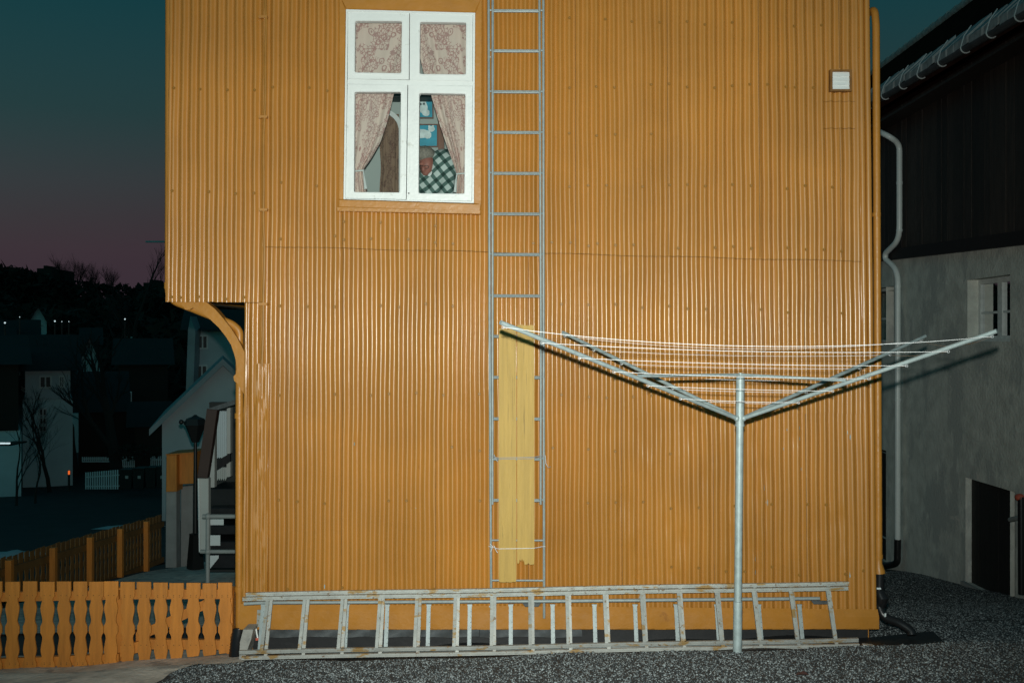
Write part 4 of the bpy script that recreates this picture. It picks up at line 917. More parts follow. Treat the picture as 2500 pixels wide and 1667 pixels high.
# ------------------------------------------------------------------ fence running away down the slope
XF = -6.13
ftop = lambda Y: lerp(-0.12, -0.70, (Y-10)/7.5)
rf = thing('picket_fence', (XF, 14, ftop(14)-0.87), 'ochre fence of wavy boards running downhill to the concrete gate posts', 'fence')
b = MB(); S = 0.00087
poly = bottle_board(-67, 67, 155, 1050, 1050, [155]+YSZ[1:])
b.prism([(0.0, x*S*0.92, -(y-155)*S) for x, y in poly], (0.012, 0, 0)); proto = None
Yk = 10.0; k = 0
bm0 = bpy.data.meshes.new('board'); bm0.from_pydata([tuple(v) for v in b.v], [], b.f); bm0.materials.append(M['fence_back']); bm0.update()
while Yk < 17.4:
    put('board', bm0, (XF-0.025, Yk, ftop(Yk)+0.008*math.sin(k*1.9)), rf); Yk += 0.145; k += 1
for dz in (0.12, 0.74):
    for a, c_ in ((10, 12), (12.001, 14.3), (14.301, 17.45)):
        f = [Vector((XF, a, ftop(a)-dz-0.09)), Vector((XF, c_, ftop(c_)-dz-0.09)), Vector((XF, c_, ftop(c_)-dz)), Vector((XF, a, ftop(a)-dz))]
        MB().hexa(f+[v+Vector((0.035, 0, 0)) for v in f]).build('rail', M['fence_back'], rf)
for Y in (10.9, 12.0, 13.15, 14.3, 15.4, 16.5):
    MB().box((XF+0.036, Y-0.035, ftop(Y)-1.1), (XF+0.11, Y+0.035, ftop(Y)-0.02)).build('post', M['fence'], rf)
sg_ = MB().hexa([Vector((XF-0.9, 20.0, -1.15)), Vector((XF-0.35, 20.0, -1.05)), Vector((XF-0.35, 20.0, -0.9)), Vector((XF-0.9, 20.0, -1.0)), Vector((XF-0.9, 20.04, -1.15)), Vector((XF-0.35, 20.04, -1.05)), Vector((XF-0.35, 20.04, -0.9)), Vector((XF-0.9, 20.04, -1.0))])

# ------------------------------------------------------------------ gate posts, lamp, porch
z4 = lambda x, y: (380+x/3.135, 950+y/3.135)
mb = thing('letterbox_stand', W(*z4(180, 1380), 18), 'orange wooden box on two pale concrete posts at the end of the fence', 'letterbox')
def zslab(q, Y0, Y1, name, m, parent, bev=None):
    quad = [z4(x, y) for x, y in q]
    return (MB().bslab(quad, Y0, Y1, bev) if bev else MB().slab(quad, Y0, Y1)).build(name, M[m], parent)
zslab([(78, 784), (158, 782), (158, 1388), (74, 1388)], 17.9, 18.12, 'post', 'post', mb, 0.01); zslab([(192, 745), (284, 735), (280, 1375), (190, 1375)], 18.25, 18.47, 'post', 'post', mb, 0.01)
zslab([(82, 505), (160, 500), (160, 782), (78, 785)], 17.86, 18.20, 'box', 'fence', mb, 0.008); zslab([(166, 492), (297, 486), (295, 722), (166, 728)], 18.02, 18.42, 'box', 'fence', mb, 0.008)
zslab([(125, 520), (165.5, 515), (165.5, 735), (125, 745)], 18.205, 18.4, 'back_panel', 'fence', mb); zslab([(76, 497), (300, 480), (302, 488), (76, 505)], 17.82, 18.5, 'lid', 'fence', mb)
lp = thing('street_lamp', W(*z4(290, 1372), 16.6), 'black iron lantern post with tapered foot beside the porch steps', 'street lamp')
Yl = 16.6; cxl = z4(304, 0)[0]; sc16 = Yl/FP
def ly(z): return W(cxl, z4(0, z)[1], Yl).z
xl = W(cxl, 0, Yl).x
wz = lambda w_: w_/3.135*sc16
b = MB(); b.lathe((xl, Yl, 0), [(wz(68), ly(1372)), (wz(66), ly(1340)), (wz(46), ly(1110)), (wz(50), ly(1105)), (wz(20), ly(1098))], 4); b.build('foot', M['lamp'], lp)
b = MB(); b.lathe((xl, Yl, 0), [(wz(19), ly(1099)), (wz(15), ly(700)), (wz(13), ly(405))], 10); b.build('pole', M['lamp'], lp, smooth=True)
b = MB(); b.lathe((xl, Yl, 0), [(wz(28), ly(405)), (wz(80), ly(272))], 6); b.build('lantern', M['lamp'], lp)
b = MB(); b.lathe((xl, Yl, 0), [(wz(92), ly(271)), (wz(70), ly(225)), (wz(25), ly(208)), (wz(8), ly(195))], 6); b.build('lantern_roof', M['lamp'], lp)
b = MB(); b.tube([Vector((xl, Yl, ly(262))), Vector((xl-wz(105), Yl, ly(250)))], wz(9), 8); b.ball((xl-wz(108), Yl, ly(250)), wz(19)); b.build('bracket_arm', M['lamp'], lp, smooth=True)
pc = thing('porch', W(*z4(470, 1372), 13.2), 'covered entrance porch with dark brown barge board, pale cladding and black steps', 'porch')
zslab([(395, 150), (472, 158), (392, 680), (316, 675)], 12.9, 13.02, 'barge_board', 'brownboard', pc, 0.006)
f = [W(*z4(395, 150), 12.9), W(*z4(472, 158), 12.9), W(*z4(640, 105), 12.9), W(*z4(640, 68), 12.9)]
MB().prism(f[::-1], (0, 1.6, 0)).build('porch_roof', M['zinc'], pc)
zslab([(318, 682), (404, 682), (404, 1245), (330, 1250)], 12.95, 13.05, 'side_panel', 'offwhite', pc, 0.008)
zslab([(326, 682), (334, 682), (338, 1240), (331, 1240)], 12.93, 12.949, 'side_strip', 'card', pc)
zslab([(425, 330), (452, 310), (450, 750), (412, 752)], 13.3, 13.4, 'door_stile', 'offwhite', pc)
for k in range(5):
    x = 470+k*15; zslab([(x, 170), (x+13, 165), (x+13, 520), (x, 530)], 13.8+0.004*(k % 2), 13.85, 'wall_plank', 'villageblue', pc); zslab([(x, 600), (x+13, 595), (x+13, 680), (x, 700)], 13.8+0.004*(k % 2), 13.85, 'wall_plank', 'offwhite', pc)
zslab([(545, 148), (572, 140), (572, 490), (545, 495)], 13.6, 13.7, 'pillar', 'offwhite', pc); zslab([(543, 565), (572, 555), (572, 668), (543, 672)], 13.6, 13.7, 'pillar', 'offwhite', pc)
zslab([(440, 560), (570, 490), (570, 555), (440, 640)], 13.55, 13.599, 'handrail', 'step', pc)
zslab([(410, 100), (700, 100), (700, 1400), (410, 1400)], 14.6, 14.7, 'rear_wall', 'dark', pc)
for k, (ya, yb) in enumerate(((760, 900), (905, 962), (1040, 1112), (1165, 1228), (1265, 1370))):
    zslab([(412, ya), (680, ya), (680, yb), (412, yb)], 13.9-0.22*k, 14.6, 'step', 'step', pc, 0.01)
for k, q in enumerate(([(415, 972), (520, 970), (520, 1038), (415, 1038)], [(415, 1116), (494, 1116), (494, 1195), (415, 1195)], [(413, 1272), (482, 1270), (482, 1290), (413, 1375)])):
    zslab(q, 13.00-0.04*k, 13.008-0.04*k, 'riser_panel', 'card', pc)
rl_ = thing('handrail', W(*z4(400, 1478), 12.4), 'grey tubular steel handrail standing at the foot of the porch steps', 'handrail')
Yh = 12.4
MB().tube([W(*z4(360, 972), Yh), W(*z4(690, 972), Yh)], 0.028, 10).build('rail', M['rail'], rl_, smooth=True); MB().tube([W(*z4(345, 1241), Yh), W(*z4(690, 1241), Yh)], 0.026, 10).build('rail', M['rail'], rl_, smooth=True)
MB().tube([W(*z4(401, 955), Yh), W(*z4(398, 1482), Yh)], 0.027, 10).build('post', M['rail'], rl_, smooth=True)
for y in (972, 1241): MB().ball(W(*z4(401, y), Yh), 0.042).build('joint', M['rail'], rl_, smooth=True)
b = MB(); b.box((-5.6, 11.9, -1.3), (-2.25, 18.9, -0.92)); 
sl_ = MB(); sl_.hexa([Vector((-5.2, 12.0, -1.6)), Vector((-2.2, 12.0, -1.6)), Vector((-2.2, 12.0, -0.82)), Vector((-5.2, 12.0, -0.86)), Vector((-5.6, 15.2, -2.0)), Vector((-2.2, 15.2, -2.0)), Vector((-2.2, 15.2, -0.95)), Vector((-5.6, 15.2, -1.30))])
tag(sl_.build('landing', M['path'], None), kind='structure')

# ------------------------------------------------------------------ black drain pipes at the house corners
def hose(name, pts, r, label, ribs=True):
    root = thing(name, pts[-1], label, 'drain pipe')
    P = smooth_path(pts, 8); rad = [r*(1+(0.10 if (ribs and k % 2) else 0)) for k in range(len(P))]
    MB().tube(P, rad, 14).build('pipe', M['black'], root, smooth=True, angle=70); return root
h1 = hose('drain_pipe', [W(584, 1536, 7.84), W(580, 1560, 7.80), W(577, 1590, 7.74), W(574, 1615, 7.68), W(570, 1640, 7.62)], 0.050, 'black ribbed drain pipe under the downpipe by the picket fence')
h2 = hose('drain_pipe', [W(2148, 1398, 7.84), W(2147, 1440, 7.84), W(2147, 1480, 7.83), W(2162, 1506, 7.80), W(2195, 1520, 7.72), W(2222, 1538, 7.66), W(2226, 1550, 7.64)], 0.034, 'black drain pipe with white stickers curving out at the gravel corner', ribs=False)
MB().tube([W(2147, 1445, 7.83), W(2156, 1458, 7.80), W(2150, 1478, 7.83)], [0.036, 0.048, 0.036], 12).build('coupling', M['black'], h2, smooth=True)
MB().slab([(2141, 1434), (2151, 1434), (2151, 1438), (2141, 1438)], 7.79, 7.80).build('sticker', M['card'], h2); MB().slab([(2160, 1497), (2164, 1496), (2163, 1505), (2159, 1505)], 7.758, 7.768).build('sticker', M['card'], h2)

# ------------------------------------------------------------------ rendered building on the other side
XB = 6.5
def RB(px, py, X=XB):
    Y = FP*X/(px-1250); return Vector((X, Y, ZC-(py-833.5)/FP*Y))
bld = thing('rendered_outbuilding', (XB+2.5, 15, -1.5), 'old outbuilding of grey rendered masonry below and dark vertical planks above', 'building')
zled = lambda Y: 3.575+(Y-12.64)*0.0382
NY, FY = 9.0, 23.0
wA = (12.99, 14.21, 2.335, 3.21); wB = (16.95, 18.15, 2.28, 3.28); dA = (12.86, 14.27, -1.10, 0.39); dB = (17.30, 18.3, -1.5, 0.44)
yb_ = sorted({NY, FY, *wA[:2], *wB[:2], *dA[:2], *dB[:2]}); zb_ = sorted({-2.6, 4.2, *wA[2:], *wB[2:], *dA[2:], *dB[2:]})
b = MB(); T = 0.35
def hole(y, z): return any(a < y < c_ and e0 < z < e1 for a, c_, e0, e1 in (wA, wB, dA, dB))
idx = {}
def vid(y, z, x):
    k = (round(y, 3), round(z, 3), x)
    if k not in idx: idx[k] = len(b.v); b.v.append((XB+x, y, min(z, zled(y)) if z > 4 else z))
    return idx[k]
for i in range(len(yb_)-1):
    for j in range(len(zb_)-1):
        ya, yc, za, zc = yb_[i], yb_[i+1], zb_[j], zb_[j+1]
        if hole((ya+yc)/2, (za+zc)/2):
            for p, q in (((ya, za), (yc, za)), ((yc, za), (yc, zc)), ((yc, zc), (ya, zc)), ((ya, zc), (ya, za))):
                mid = ((p[0]+q[0])/2, (p[1]+q[1])/2); out = (mid[0]+(mid[0]-(ya+yc)/2)*1.01, mid[1]+(mid[1]-(za+zc)/2)*1.01)
                if not hole(*out): b.f.append((vid(*p, 0), vid(*q, 0), vid(*q, T), vid(*p, T)))
        else: b.f.append((vid(ya, za, 0), vid(ya, zc, 0), vid(yc, zc, 0), vid(yc, za, 0)))
b.build('rendered_wall', M['plaster'], bld)
b = MB(); b.box((XB+T+0.01, NY, -2.6), (XB+6.5, FY, 6.2)); b.build('core', M['door'], bld)
f = [Vector((XB-0.10, NY, zled(NY)-0.02)), Vector((XB-0.10, FY, zled(FY)-0.02)), Vector((XB-0.10, FY, zled(FY)+0.16)), Vector((XB-0.10, NY, zled(NY)+0.16))]
MB().hexa(f+[v+Vector((0.42, 0, 0)) for v in f]).build('ledge_board', M['ledge'], bld)
Yk = NY; rp = random.Random(8)
while Yk < FY-0.02:
    w_ = rp.uniform(0.16, 0.24); x = XB-0.055+rp.uniform(-0.006, 0.006); y2 = min(Yk+w_-0.006, FY)
    f = [Vector((x, Yk, zled(Yk)+0.161)), Vector((x, y2, zled(y2)+0.161)), Vector((x, y2, 6.25)), Vector((x, Yk, 6.25))]
    MB().hexa(f+[v+Vector((0.05, 0, 0)) for v in f]).build('plank', M['plank'], bld); Yk += w_
# roof
XE = 6.1; ze = lambda Y: 6.30+(Y-11.86)*0.026; XR, ZR = 9.9, 9.67
sl2 = lambda X, Y: lerp(ze(Y), ZR, (X-XE)/(XR-XE))
f = [Vector((XE, NY-0.4, ze(NY))), Vector((XE, FY+12, ze(FY))), Vector((XR, FY+12, ZR)), Vector((XR, NY-0.4, ZR))]
MB().hexa(f+[v-Vector((0, 0, 0.14)) for v in f]).build('roof_slope', M['rooftile'], bld)
f = [Vector((XR+0.01, NY-0.4, ZR)), Vector((XR+0.01, FY+12, ZR)), Vector((XR+4.2, FY+12, 6.0)), Vector((XR+4.2, NY-0.4, 6.0))]
MB().hexa(f+[v-Vector((0, 0, 0.14)) for v in f]).build('roof_slope', M['rooftile'], bld)
Yk = 10.5
while Yk < 27:       # ridge tiles, each overlapping the next
    MB().tube([Vector((XR, Yk, ZR+0.045)), Vector((XR, Yk+0.44, ZR+0.0))], 0.10, 10).build('ridge_tile', M['tile_end'], bld, smooth=True); Yk += 0.40
Yk = NY; k = 0
while Yk < 19:       # first course of tiles over the gutter
    f = [Vector((XE-0.04, Yk, ze(Yk)-0.05)), Vector((XE-0.04, Yk+0.19, ze(Yk)-0.05)), Vector((XE-0.04, Yk+0.19, ze(Yk)+0.06)), Vector((XE-0.04, Yk, ze(Yk)+0.06))]
    f = [v+Vector((0.012*math.sin(k*2.7), 0, 0.012*math.sin(k*1.3))) for v in f]
    MB().hexa(f+[v+Vector((0.34, 0, 0.31)) for v in f]).build('roof_tile', M['tile_end'], bld); Yk += 0.213; k += 1
b = MB(); XG = 6.0; rg = 0.062
zg = lambda Y: ze(Y)-0.12
A = [math.pi*(1+k/10) for k in range(11)]
b.grid(1, 10, lambda u, v: (XG+rg*math.cos(math.pi*(1+v)), lerp(NY, FY, u), zg(lerp(NY, FY, u))+rg*math.sin(math.pi*(1+v)))); b.grid(1, 10, lambda u, v: (XG+(rg-0.006)*math.cos(math.pi*(1+v)), lerp(NY, FY, u), zg(lerp(NY, FY, u))+(rg-0.006)*math.sin(math.pi*(1+v))), flip=True)
b.build('gutter', M['gutter'], bld, smooth=True)
b = MB(); b.box((XE+0.02, NY, 5.98), (XB-0.06, FY, 6.02)); b.build('soffit', M['plank'], bld)
for Y in (16.75, 15.99, 15.25, 14.58, 13.87, 13.16, 12.45, 11.75, 11.05):
    z = zg(Y); b = MB()
    b.tube([Vector((XG+(rg+0.008)*math.cos(a), Y, z+(rg+0.008)*math.sin(a))) for a in [math.pi*(1+k/12) for k in range(10)]], 0.009, 6)
    b.tube([Vector((XG-rg-0.008, Y, z)), Vector((XG-0.02, Y+0.01, z+0.16)), Vector((XG+0.08, Y+0.02, z+0.30))], 0.008, 6); b.build('gutter_hook', M['hook'], bld, smooth=True)
# windows and doors of the outbuilding
def sidewin(rng, r=0.154):
    ya, yc, za, zc = rng; o = bpy.data.objects.new('window', None); COL.objects.link(o); o.parent = bld
    WLOC[o.name] = Vector((XB+r, (ya+yc)/2, za)); o.location = WLOC[o.name]-wl(bld); x = XB+r
    def bar(y0_, y1_, z0, z1, dx=0.0, name='frame'): MB().box((x+dx, y0_, z0), (x+0.05, y1_, z1)).build(name, M['winframe'], o)
    bar(ya, ya+0.07, za, zc); bar(yc-0.07, yc, za, zc); bar(ya+0.071, yc-0.071, za, za+0.08); bar(ya+0.071, yc-0.071, zc-0.07, zc)
    ym = (ya+yc)/2-0.03; bar(ym-0.06, ym+0.06, za+0.081, zc-0.071, -0.006, 'mullion'); zm = lerp(za, zc, 0.46)
    for a, c_ in ((ya+0.071, ym-0.061), (ym+0.061, yc-0.071)):
        bar(a, c_, zm-0.016, zm+0.016, 0.006, 'glazing_bar')
        for e0, e1 in ((za+0.081, zm-0.017), (zm+0.017, zc-0.071)): MB().add([(x+0.03, a, e0), (x+0.03, c_, e0), (x+0.03, c_, e1), (x+0.03, a, e1)], [(0, 1, 2, 3)]).build('pane', M['glass'], o)
    MB().box((x-0.12, ya+0.001, za+0.001), (x-0.001, yc-0.001, za+0.035)).build('sill', M['winframe'], o)
    MB().box((x+0.12, lerp(ya, yc, 0.52), za), (x+0.125, lerp(ya, yc, 0.93), zc)).build('inner_curtain', M['offwhite'], o); MB().box((x+0.13, lerp(ya, yc, 0.1), za), (x+0.135, lerp(ya, yc, 0.40), zc)).build('inner_curtain', M['offwhite'], o)
sidewin(wA); sidewin(wB)
for rng in (dA, dB):
    ya, yc, za, zc = rng; n_ = 5
    for k in range(n_):
        MB().box((XB+0.06+0.003*(k % 2), lerp(ya, yc, k/n_)+0.003, za), (XB+0.10, lerp(ya, yc, (k+1)/n_)-0.003, zc)).build('door_board', M['door'], bld)
    MB().box((XB-0.05, ya-0.05, za-0.10), (XB+0.2, yc+0.05, za-0.001)).build('door_sill', M['post'], bld)
# its pale downpipe
P_ = [RB(2146, 322, 6.05), RB(2172, 334, 6.15), RB(2196, 352, 6.36), RB(2196, 585, 6.36), RB(2162, 618, 6.33), RB(2161, 632, 6.33), RB(2192, 660, 6.40), RB(2191.5, 1318, 6.40)]
MB().tube(round_path(P_, 0.22), 0.046, 14).build('downpipe', M['pipe'], bld, smooth=True, angle=60)
for y in (447, 563, 700, 975): 
    c_ = RB(2196 if y < 600 else 2192, y, 6.36 if y < 600 else 6.40); MB().tube([c_+Vector((0, 0, 0.02)), c_-Vector((0, 0, 0.02))], 0.052, 14).build('pipe_clip', M['pipe'], bld, smooth=True)
hose('drain_pipe', [RB(2191.5, 1316, 6.40), RB(2191, 1350, 6.40), RB(2189, 1372, 6.40), RB(2172, 1379, 6.38), RB(2150, 1380, 6.36)], 0.055, 'black drain pipe elbow under the pale downpipe of the rendered building', ribs=False)
pp = thing('standpipe', RB(2492, 1450, 6.3), 'dark iron standpipe with a red tap beside the cellar door', 'standpipe')
MB().tube([RB(2494, 1450, 6.3), RB(2493, 1212, 6.3)], 0.04, 10).build('pipe', M['black'], pp, smooth=True); MB().ball(RB(2490, 1214, 6.3), (0.06, 0.07, 0.05)).build('tap', M['red'], pp, smooth=True); MB().tube([RB(2466, 1268, 6.3), RB(2490, 1262, 6.3)], 0.03, 8).build('spout', M['rail'], pp, smooth=True)

# ------------------------------------------------------------------ village below, across the road
def vhouse(name, label, x0, x1, yt, yb, Y, dep, roofh, wall, roof, wins=(), gable=False, ov=0.4, m2=None, split=None, zbot=None):
    pc_ = (x0+x1)/2; ph_ = math.atan((1250-pc_)/FP); cs = Y*math.cos(ph_)/FP; o3 = W(pc_, yt, Y)
    S_ = lambda px: o3.x+(px-pc_)*cs
    Z_ = lambda py: ZC-(py-833.5)/FP*Y
    ax, cx_ = S_(x0), S_(x1); zt = Z_(yt); zb = min(Z_(yb), ground_z(o3.x, Y))-1.0
    t = thing(name, (o3.x, Y, zb), label, 'house')
    zs = zt if split is None else Z_(split)
    MB().box((ax, Y, zb), (cx_, Y+dep, zs)).build('wall', M[m2] if m2 else M[wall], t)
    if split is not None: MB().box((ax+0.1, Y-0.06, zs+0.005), (cx_-0.1, Y+dep, zt)).build('upper_wall', M[wall], t)
    xm_ = (ax+cx_)/2
    if gable:
        MB().prism([(ax, Y, zt+0.002), (cx_, Y, zt+0.002), (xm_, Y, zt+roofh)], (0, dep, 0)).build('gable', M[wall], t)
        for s_, xe in ((-1, ax-ov), (1, cx_+ov)):
            k = roofh/((cx_-ax)/2); MB().prism([(xe, Y-ov, zt-k*ov), (xm_, Y-ov, zt+roofh+0.02), (xm_, Y-ov, zt+roofh+0.22), (xe, Y-ov, zt-k*ov+0.2)], (0, dep+2*ov, 0)).build('roof_slope', M[roof], t)
    else:
        ym_ = Y+dep/2
        MB().prism([(ax-ov, Y-ov, zt), (ax-ov, Y+dep+ov, zt), (ax-ov, ym_, zt+roofh)], (cx_-ax+2*ov, 0, 0)).build('roof', M[roof], t)
    for wx0_, wx1_, wy0, wy1 in wins:
        px_, qx_, pz_, qz_ = S_(wx0_), S_(wx1_), Z_(wy0), Z_(wy1); dy = -0.06 if (split is not None and wy0 < split) else 0
        w_ = MB().box((px_, Y-0.05+dy, qz_), (qx_, Y-0.003+dy, pz_)).build('window', M['winframe'], t); mm = 0.06
        for u0_, u1_ in ((px_+mm, (px_+qx_)/2-0.03), ((px_+qx_)/2+0.03, qx_-mm)): MB().box((u0_, Y-0.07+dy, qz_+mm), (u1_, Y-0.051+dy, pz_-mm)).build('pane', M['vglass'], w_)
    t.rotation_euler = (0, 0, ph_)
    return t
vhouse('barn', 'dark brown boarded barn above a white basement wall across the road', -120, 53, 890, 1150, 40, 9, 1.2, 'villagedark', 'vroof', split=1053, m2='village')
vhouse('village_house', 'white house with blue grey upper storey behind the small bare tree', 56, 178, 905, 1150, 46, 8, 1.7, 'villageblue', 'vroof', [(96, 126, 917, 947), (144, 158, 917, 946), (95, 115, 996, 1015), (95, 115, 1018, 1036), (95, 115, 1038, 1054)], split=975, m2='village')
vhouse('village_house', 'dark boarded house with low roof between the bare trees', 192, 300, 1005, 1150, 52, 8, 2.0, 'villagedark', 'vroof')
vhouse('village_house', 'pale grey gabled house half hidden behind bare branches', 176, 262, 930, 1040, 62, 8, 2.6, 'villageblue', 'vroof', [(222, 236, 930, 948)], gable=True)
vhouse('village_house', 'long low dark brown house below the hillside', 290, 410, 890, 1000, 60, 8, 1.6, 'villagedark', 'vroof', [(303, 322, 955, 980)])
vhouse('village_house', 'tall white house with dark hipped roof behind the lantern post', 466, 640, 806, 1040, 42, 8, 1.0, 'villageblue', 'vroof', [(482, 508, 818, 852), (480, 507, 890, 928)])
gt = vhouse('village_house', 'white gabled house with pale metal roof nearest behind the lantern post', 398, 690, 1030, 1140, 31, 8, 1.75, 'villageblue', 'vroofpale', gable=True, ov=0.35)
pv = thing('chimney_gable', W(462, 1005, 41), 'narrow pale pointed gable end beside the tall white house', 'gable'); MB().prism([W(452, 1005, 41), W(470, 1005, 41), W(477, 806, 41), W(465, 772, 41), W(459, 806, 41)], (0, 0.8, 0)).build('wall', M['vroofpale'], pv)
vhouse('village_house', 'low outbuilding with grey wall beside the white picket fence', 330, 402, 1040, 1120, 47, 6, 1.0, 'villagedark', 'vroof')
for (a_, c_, yt_, yb_, Y_, wl_, gb_, lab_) in ((-6, 27, 826, 848, 78, 'village', False, 'small pale house low on the hillside above the barn roof'), (52, 88, 823, 846, 82, 'villageblue', False, 'small blue grey house on the hillside between lit lamps'), (72, 114, 786, 808, 100, 'villageblue', True, 'small gabled house high on the dark hillside'),
        (205, 240, 842, 866, 84, 'villageblue', False, 'low grey house on the hillside behind bare branches'), (296, 334, 818, 838, 95, 'villagedark', True, 'dark gabled house on the hillside below the skyline blocks'), (298, 345, 935, 1010, 66, 'village', True, 'pale gabled house behind the bins and hedge')):
    vhouse('hillside_house', lab_, a_, c_, yt_, yb_, Y_, 6, 1.5, wl_, 'vroof', [(lerp(a_, c_, 0.2), lerp(a_, c_, 0.38), lerp(yt_, yb_, 0.2), lerp(yt_, yb_, 0.62)), (lerp(a_, c_, 0.6), lerp(a_, c_, 0.78), lerp(yt_, yb_, 0.2), lerp(yt_, yb_, 0.62))], gable=gb_)
def pickets(label, x0, x1, yt, yb, Y, n_, slope=0.0):
    t = thing('white_picket_fence', W((x0+x1)/2, yb, Y), label, 'fence')
    for k in range(n_):
        a = lerp(x0, x1, k/n_); w_ = (x1-x0)/n_*0.55; dy = slope*(k/n_)
        MB().slab([(a, yt-dy), (a+w_, yt-dy), (a+w_, yb), (a, yb)], Y, Y+0.03).build('picket', M['village'], t)
    for f_ in (0.25, 0.8):
        MB().slab([(x0, lerp(yt, yb, f_)), (x1, lerp(yt-slope, yb, f_)), (x1, lerp(yt-slope, yb, f_)+2.5), (x0, lerp(yt, yb, f_)+2.5)], Y+0.032, Y+0.07).build('rail', M['village'], t)
pickets('white picket fence next to the black wheelie bins', 208, 291, 1153, 1194, 42.5, 15, 7)
pickets('longer pale picket fence behind the bins and hedge', 294, 404, 1113, 1142, 47, 24); pickets('short pale picket fence below the dark boarded house', 200, 276, 1115, 1128, 46.5, 16)
for k, (x0, x1, yt) in enumerate(((292, 322, 1146), (323, 352, 1143), (354, 380, 1141), (381, 404, 1139))):
    t = thing('wheelie_bin', W((x0+x1)/2, 1194, 41), ('black wheelie bin with pale sticker standing right against the white picket fence', 'black wheelie bin with pale sticker, second along from the white picket fence', 'black wheelie bin without any sticker in the row', 'black wheelie bin with pale sticker at the letterbox end of the row')[k], 'bin', 'wheelie bins by the road')
    MB().prism([W(x0+2, 1193-k, 41), W(x1-2, 1193-k, 41), W(x1, yt+4, 41), W(x0, yt+4, 41)], (0, 0.6, 0)).build('body', M['black'], t)
    MB().slab([(x0-0.5, yt), (x1+0.5, yt), (x1+0.5, yt+3.8), (x0-0.5, yt+3.8)], 40.95, 41.65).build('lid', M['black'], t)
    if k != 2: MB().slab([(lerp(x0, x1, 0.45), 1161), (lerp(x0, x1, 0.7), 1161), (lerp(x0, x1, 0.7), 1168), (lerp(x0, x1, 0.45), 1168)], 40.97, 40.99).build('sticker', M['offwhite'], t)
# bare trees
def bare_tree(base, h, label, seed, spread=0.55, depth=5, r0=None, lean_=0.0, nb=3, fork=0.3, first=0.33, ratio=(0.58, 0.82)):
    rr = random.Random(seed); t = thing('bare_tree', base, label, 'tree', None); b1, b2 = MB(), MB()
    def grow_(p, dr, L, r, lv):
        n_ = 3; pts = [p]; q = p.copy(); dd = dr.copy()
        for _ in range(n_):
            dd = (dd+Vector((rr.uniform(-1, 1), rr.uniform(-1, 1), rr.uniform(-0.3, 0.6)))*0.14).normalized(); q = q+dd*L/n_; pts.append(q.copy())
        (b1 if lv == depth else b2).tube(pts, [lerp(r, r*0.62, k/n_) for k in range(n_+1)], 6 if lv > 2 else 3, cap=False)
        if lv == 0: return
        for k in range(nb if lv > 1 else nb+1):
            f_ = rr.uniform(fork, 1.0) if k else 1.0
            o = pts[min(n_, int(f_*n_+0.5))]
            nd = (dd+Vector((rr.uniform(-1, 1), rr.uniform(-1, 1), rr.uniform(-0.15, 0.55)))*spread*(1.0 if k else 0.55)).normalized()
            grow_(o, nd, L*rr.uniform(*ratio), r*(0.62 if k == 0 else 0.45), lv-1)
    grow_(Vector(base), Vector((lean_, 0, 1)).normalized(), h*first, r0 or h*0.022, depth)
    b1.build('trunk', M['bark'], t, smooth=True); b2.build('crown', M['bark'], t, smooth=True); return t
def tb(px, py, Y): p = W(px, py, Y); p.z = min(p.z, ground_z(p.x, Y)) if Y < 70 else p.z; return p
bare_tree(tb(121, 1150, 43), 5.6, 'small bare tree with upswept branches before the white house', 4, 0.75, 5, 0.10, nb=3, fork=0.4)
bare_tree(tb(284, 1140, 45), 8.0, 'tall dark bare tree behind the white picket fence', 12, 0.6, 5, 0.34)
bare_tree(tb(182, 1060, 50), 7.5, 'bare tree with thick trunk beside the blue grey house', 21, 0.7, 5, 0.22)
bare_tree(tb(40, 1200, 36), 4.2, 'thin bare sapling at the roadside before the barn', 33, 0.8, 5, 0.05)
bare_tree(tb(86, 1195, 37), 3.6, 'low bare shrub at the roadside by the orange lamp', 34, 0.9, 5, 0.045)
bare_tree(tb(330, 905, 70), 9.5, 'bare tree rising before the long low brown house', 51, 0.6, 5, 0.2)
for px_, py_, h_, sd, lab in ((150, 712, 7.2, 61, 'bare bushy tree on the skyline next to the flat roofed house'), (190, 716, 7.6, 62, 'bare bushy tree, second of four on the skyline ridge'), (228, 722, 7.4, 64, 'bare bushy tree, third of four on the skyline ridge'), (266, 728, 6.4, 65, 'smallest bare bushy tree at the blocks end of the skyline row')):
    bare_tree(W(px_, py_, 150), h_, lab, sd, 0.62, 5, 0.13, nb=4, fork=0.1, first=0.18, ratio=(0.74, 0.98))
bare_tree(W(398, 735, 170), 11, 'thin bare tree on the skyline by the flat roofed blocks', 63, 0.5, 5, 0.10)
# wooded slope: clumps of twig-sized faces
rng = np.random.default_rng(4); b = MB()
def clump(c, r, n_):
    for _ in range(n_):
        v = rng.normal(size=3); v /= np.linalg.norm(v)+1e-9; p = np.array(c)+v*np.array(r)*rng.uniform(0.45, 1.0)**0.5
        s = rng.uniform(0.25, 0.6)*r[2]*0.28; a = rng.normal(size=3)*s; e2 = rng.normal(size=3)*s; k = len(b.v); b.v += [tuple(p+a), tuple(p-a*0.4+e2), tuple(p-a*0.6-e2)]; b.f.append((k, k+1, k+2))
for k in range(260):
    px = rng.uniform(-60, 620) if k < 130 else rng.uniform(-620, -40); Y = rng.uniform(75, 165); x = (px-1250)/FP*Y; z = ground_z(x, Y); r_ = rng.uniform(1.5, 3.6)
    clump((x, Y, z+r_*0.6), (r_*1.3, r_*1.2, r_), 150)
for px, py, r_ in ((8, 686, 3.2), (40, 684, 2.8), (70, 690, 2.6), (-20, 688, 3.5), (110, 698, 2.4), (150, 705, 2.4), (200, 712, 2.4), (250, 716, 2.2), (300, 715, 2.0)):
    p = W(px, py+12, 150); clump(tuple(p), (r_*1.2, r_, r_*1.0), 420)
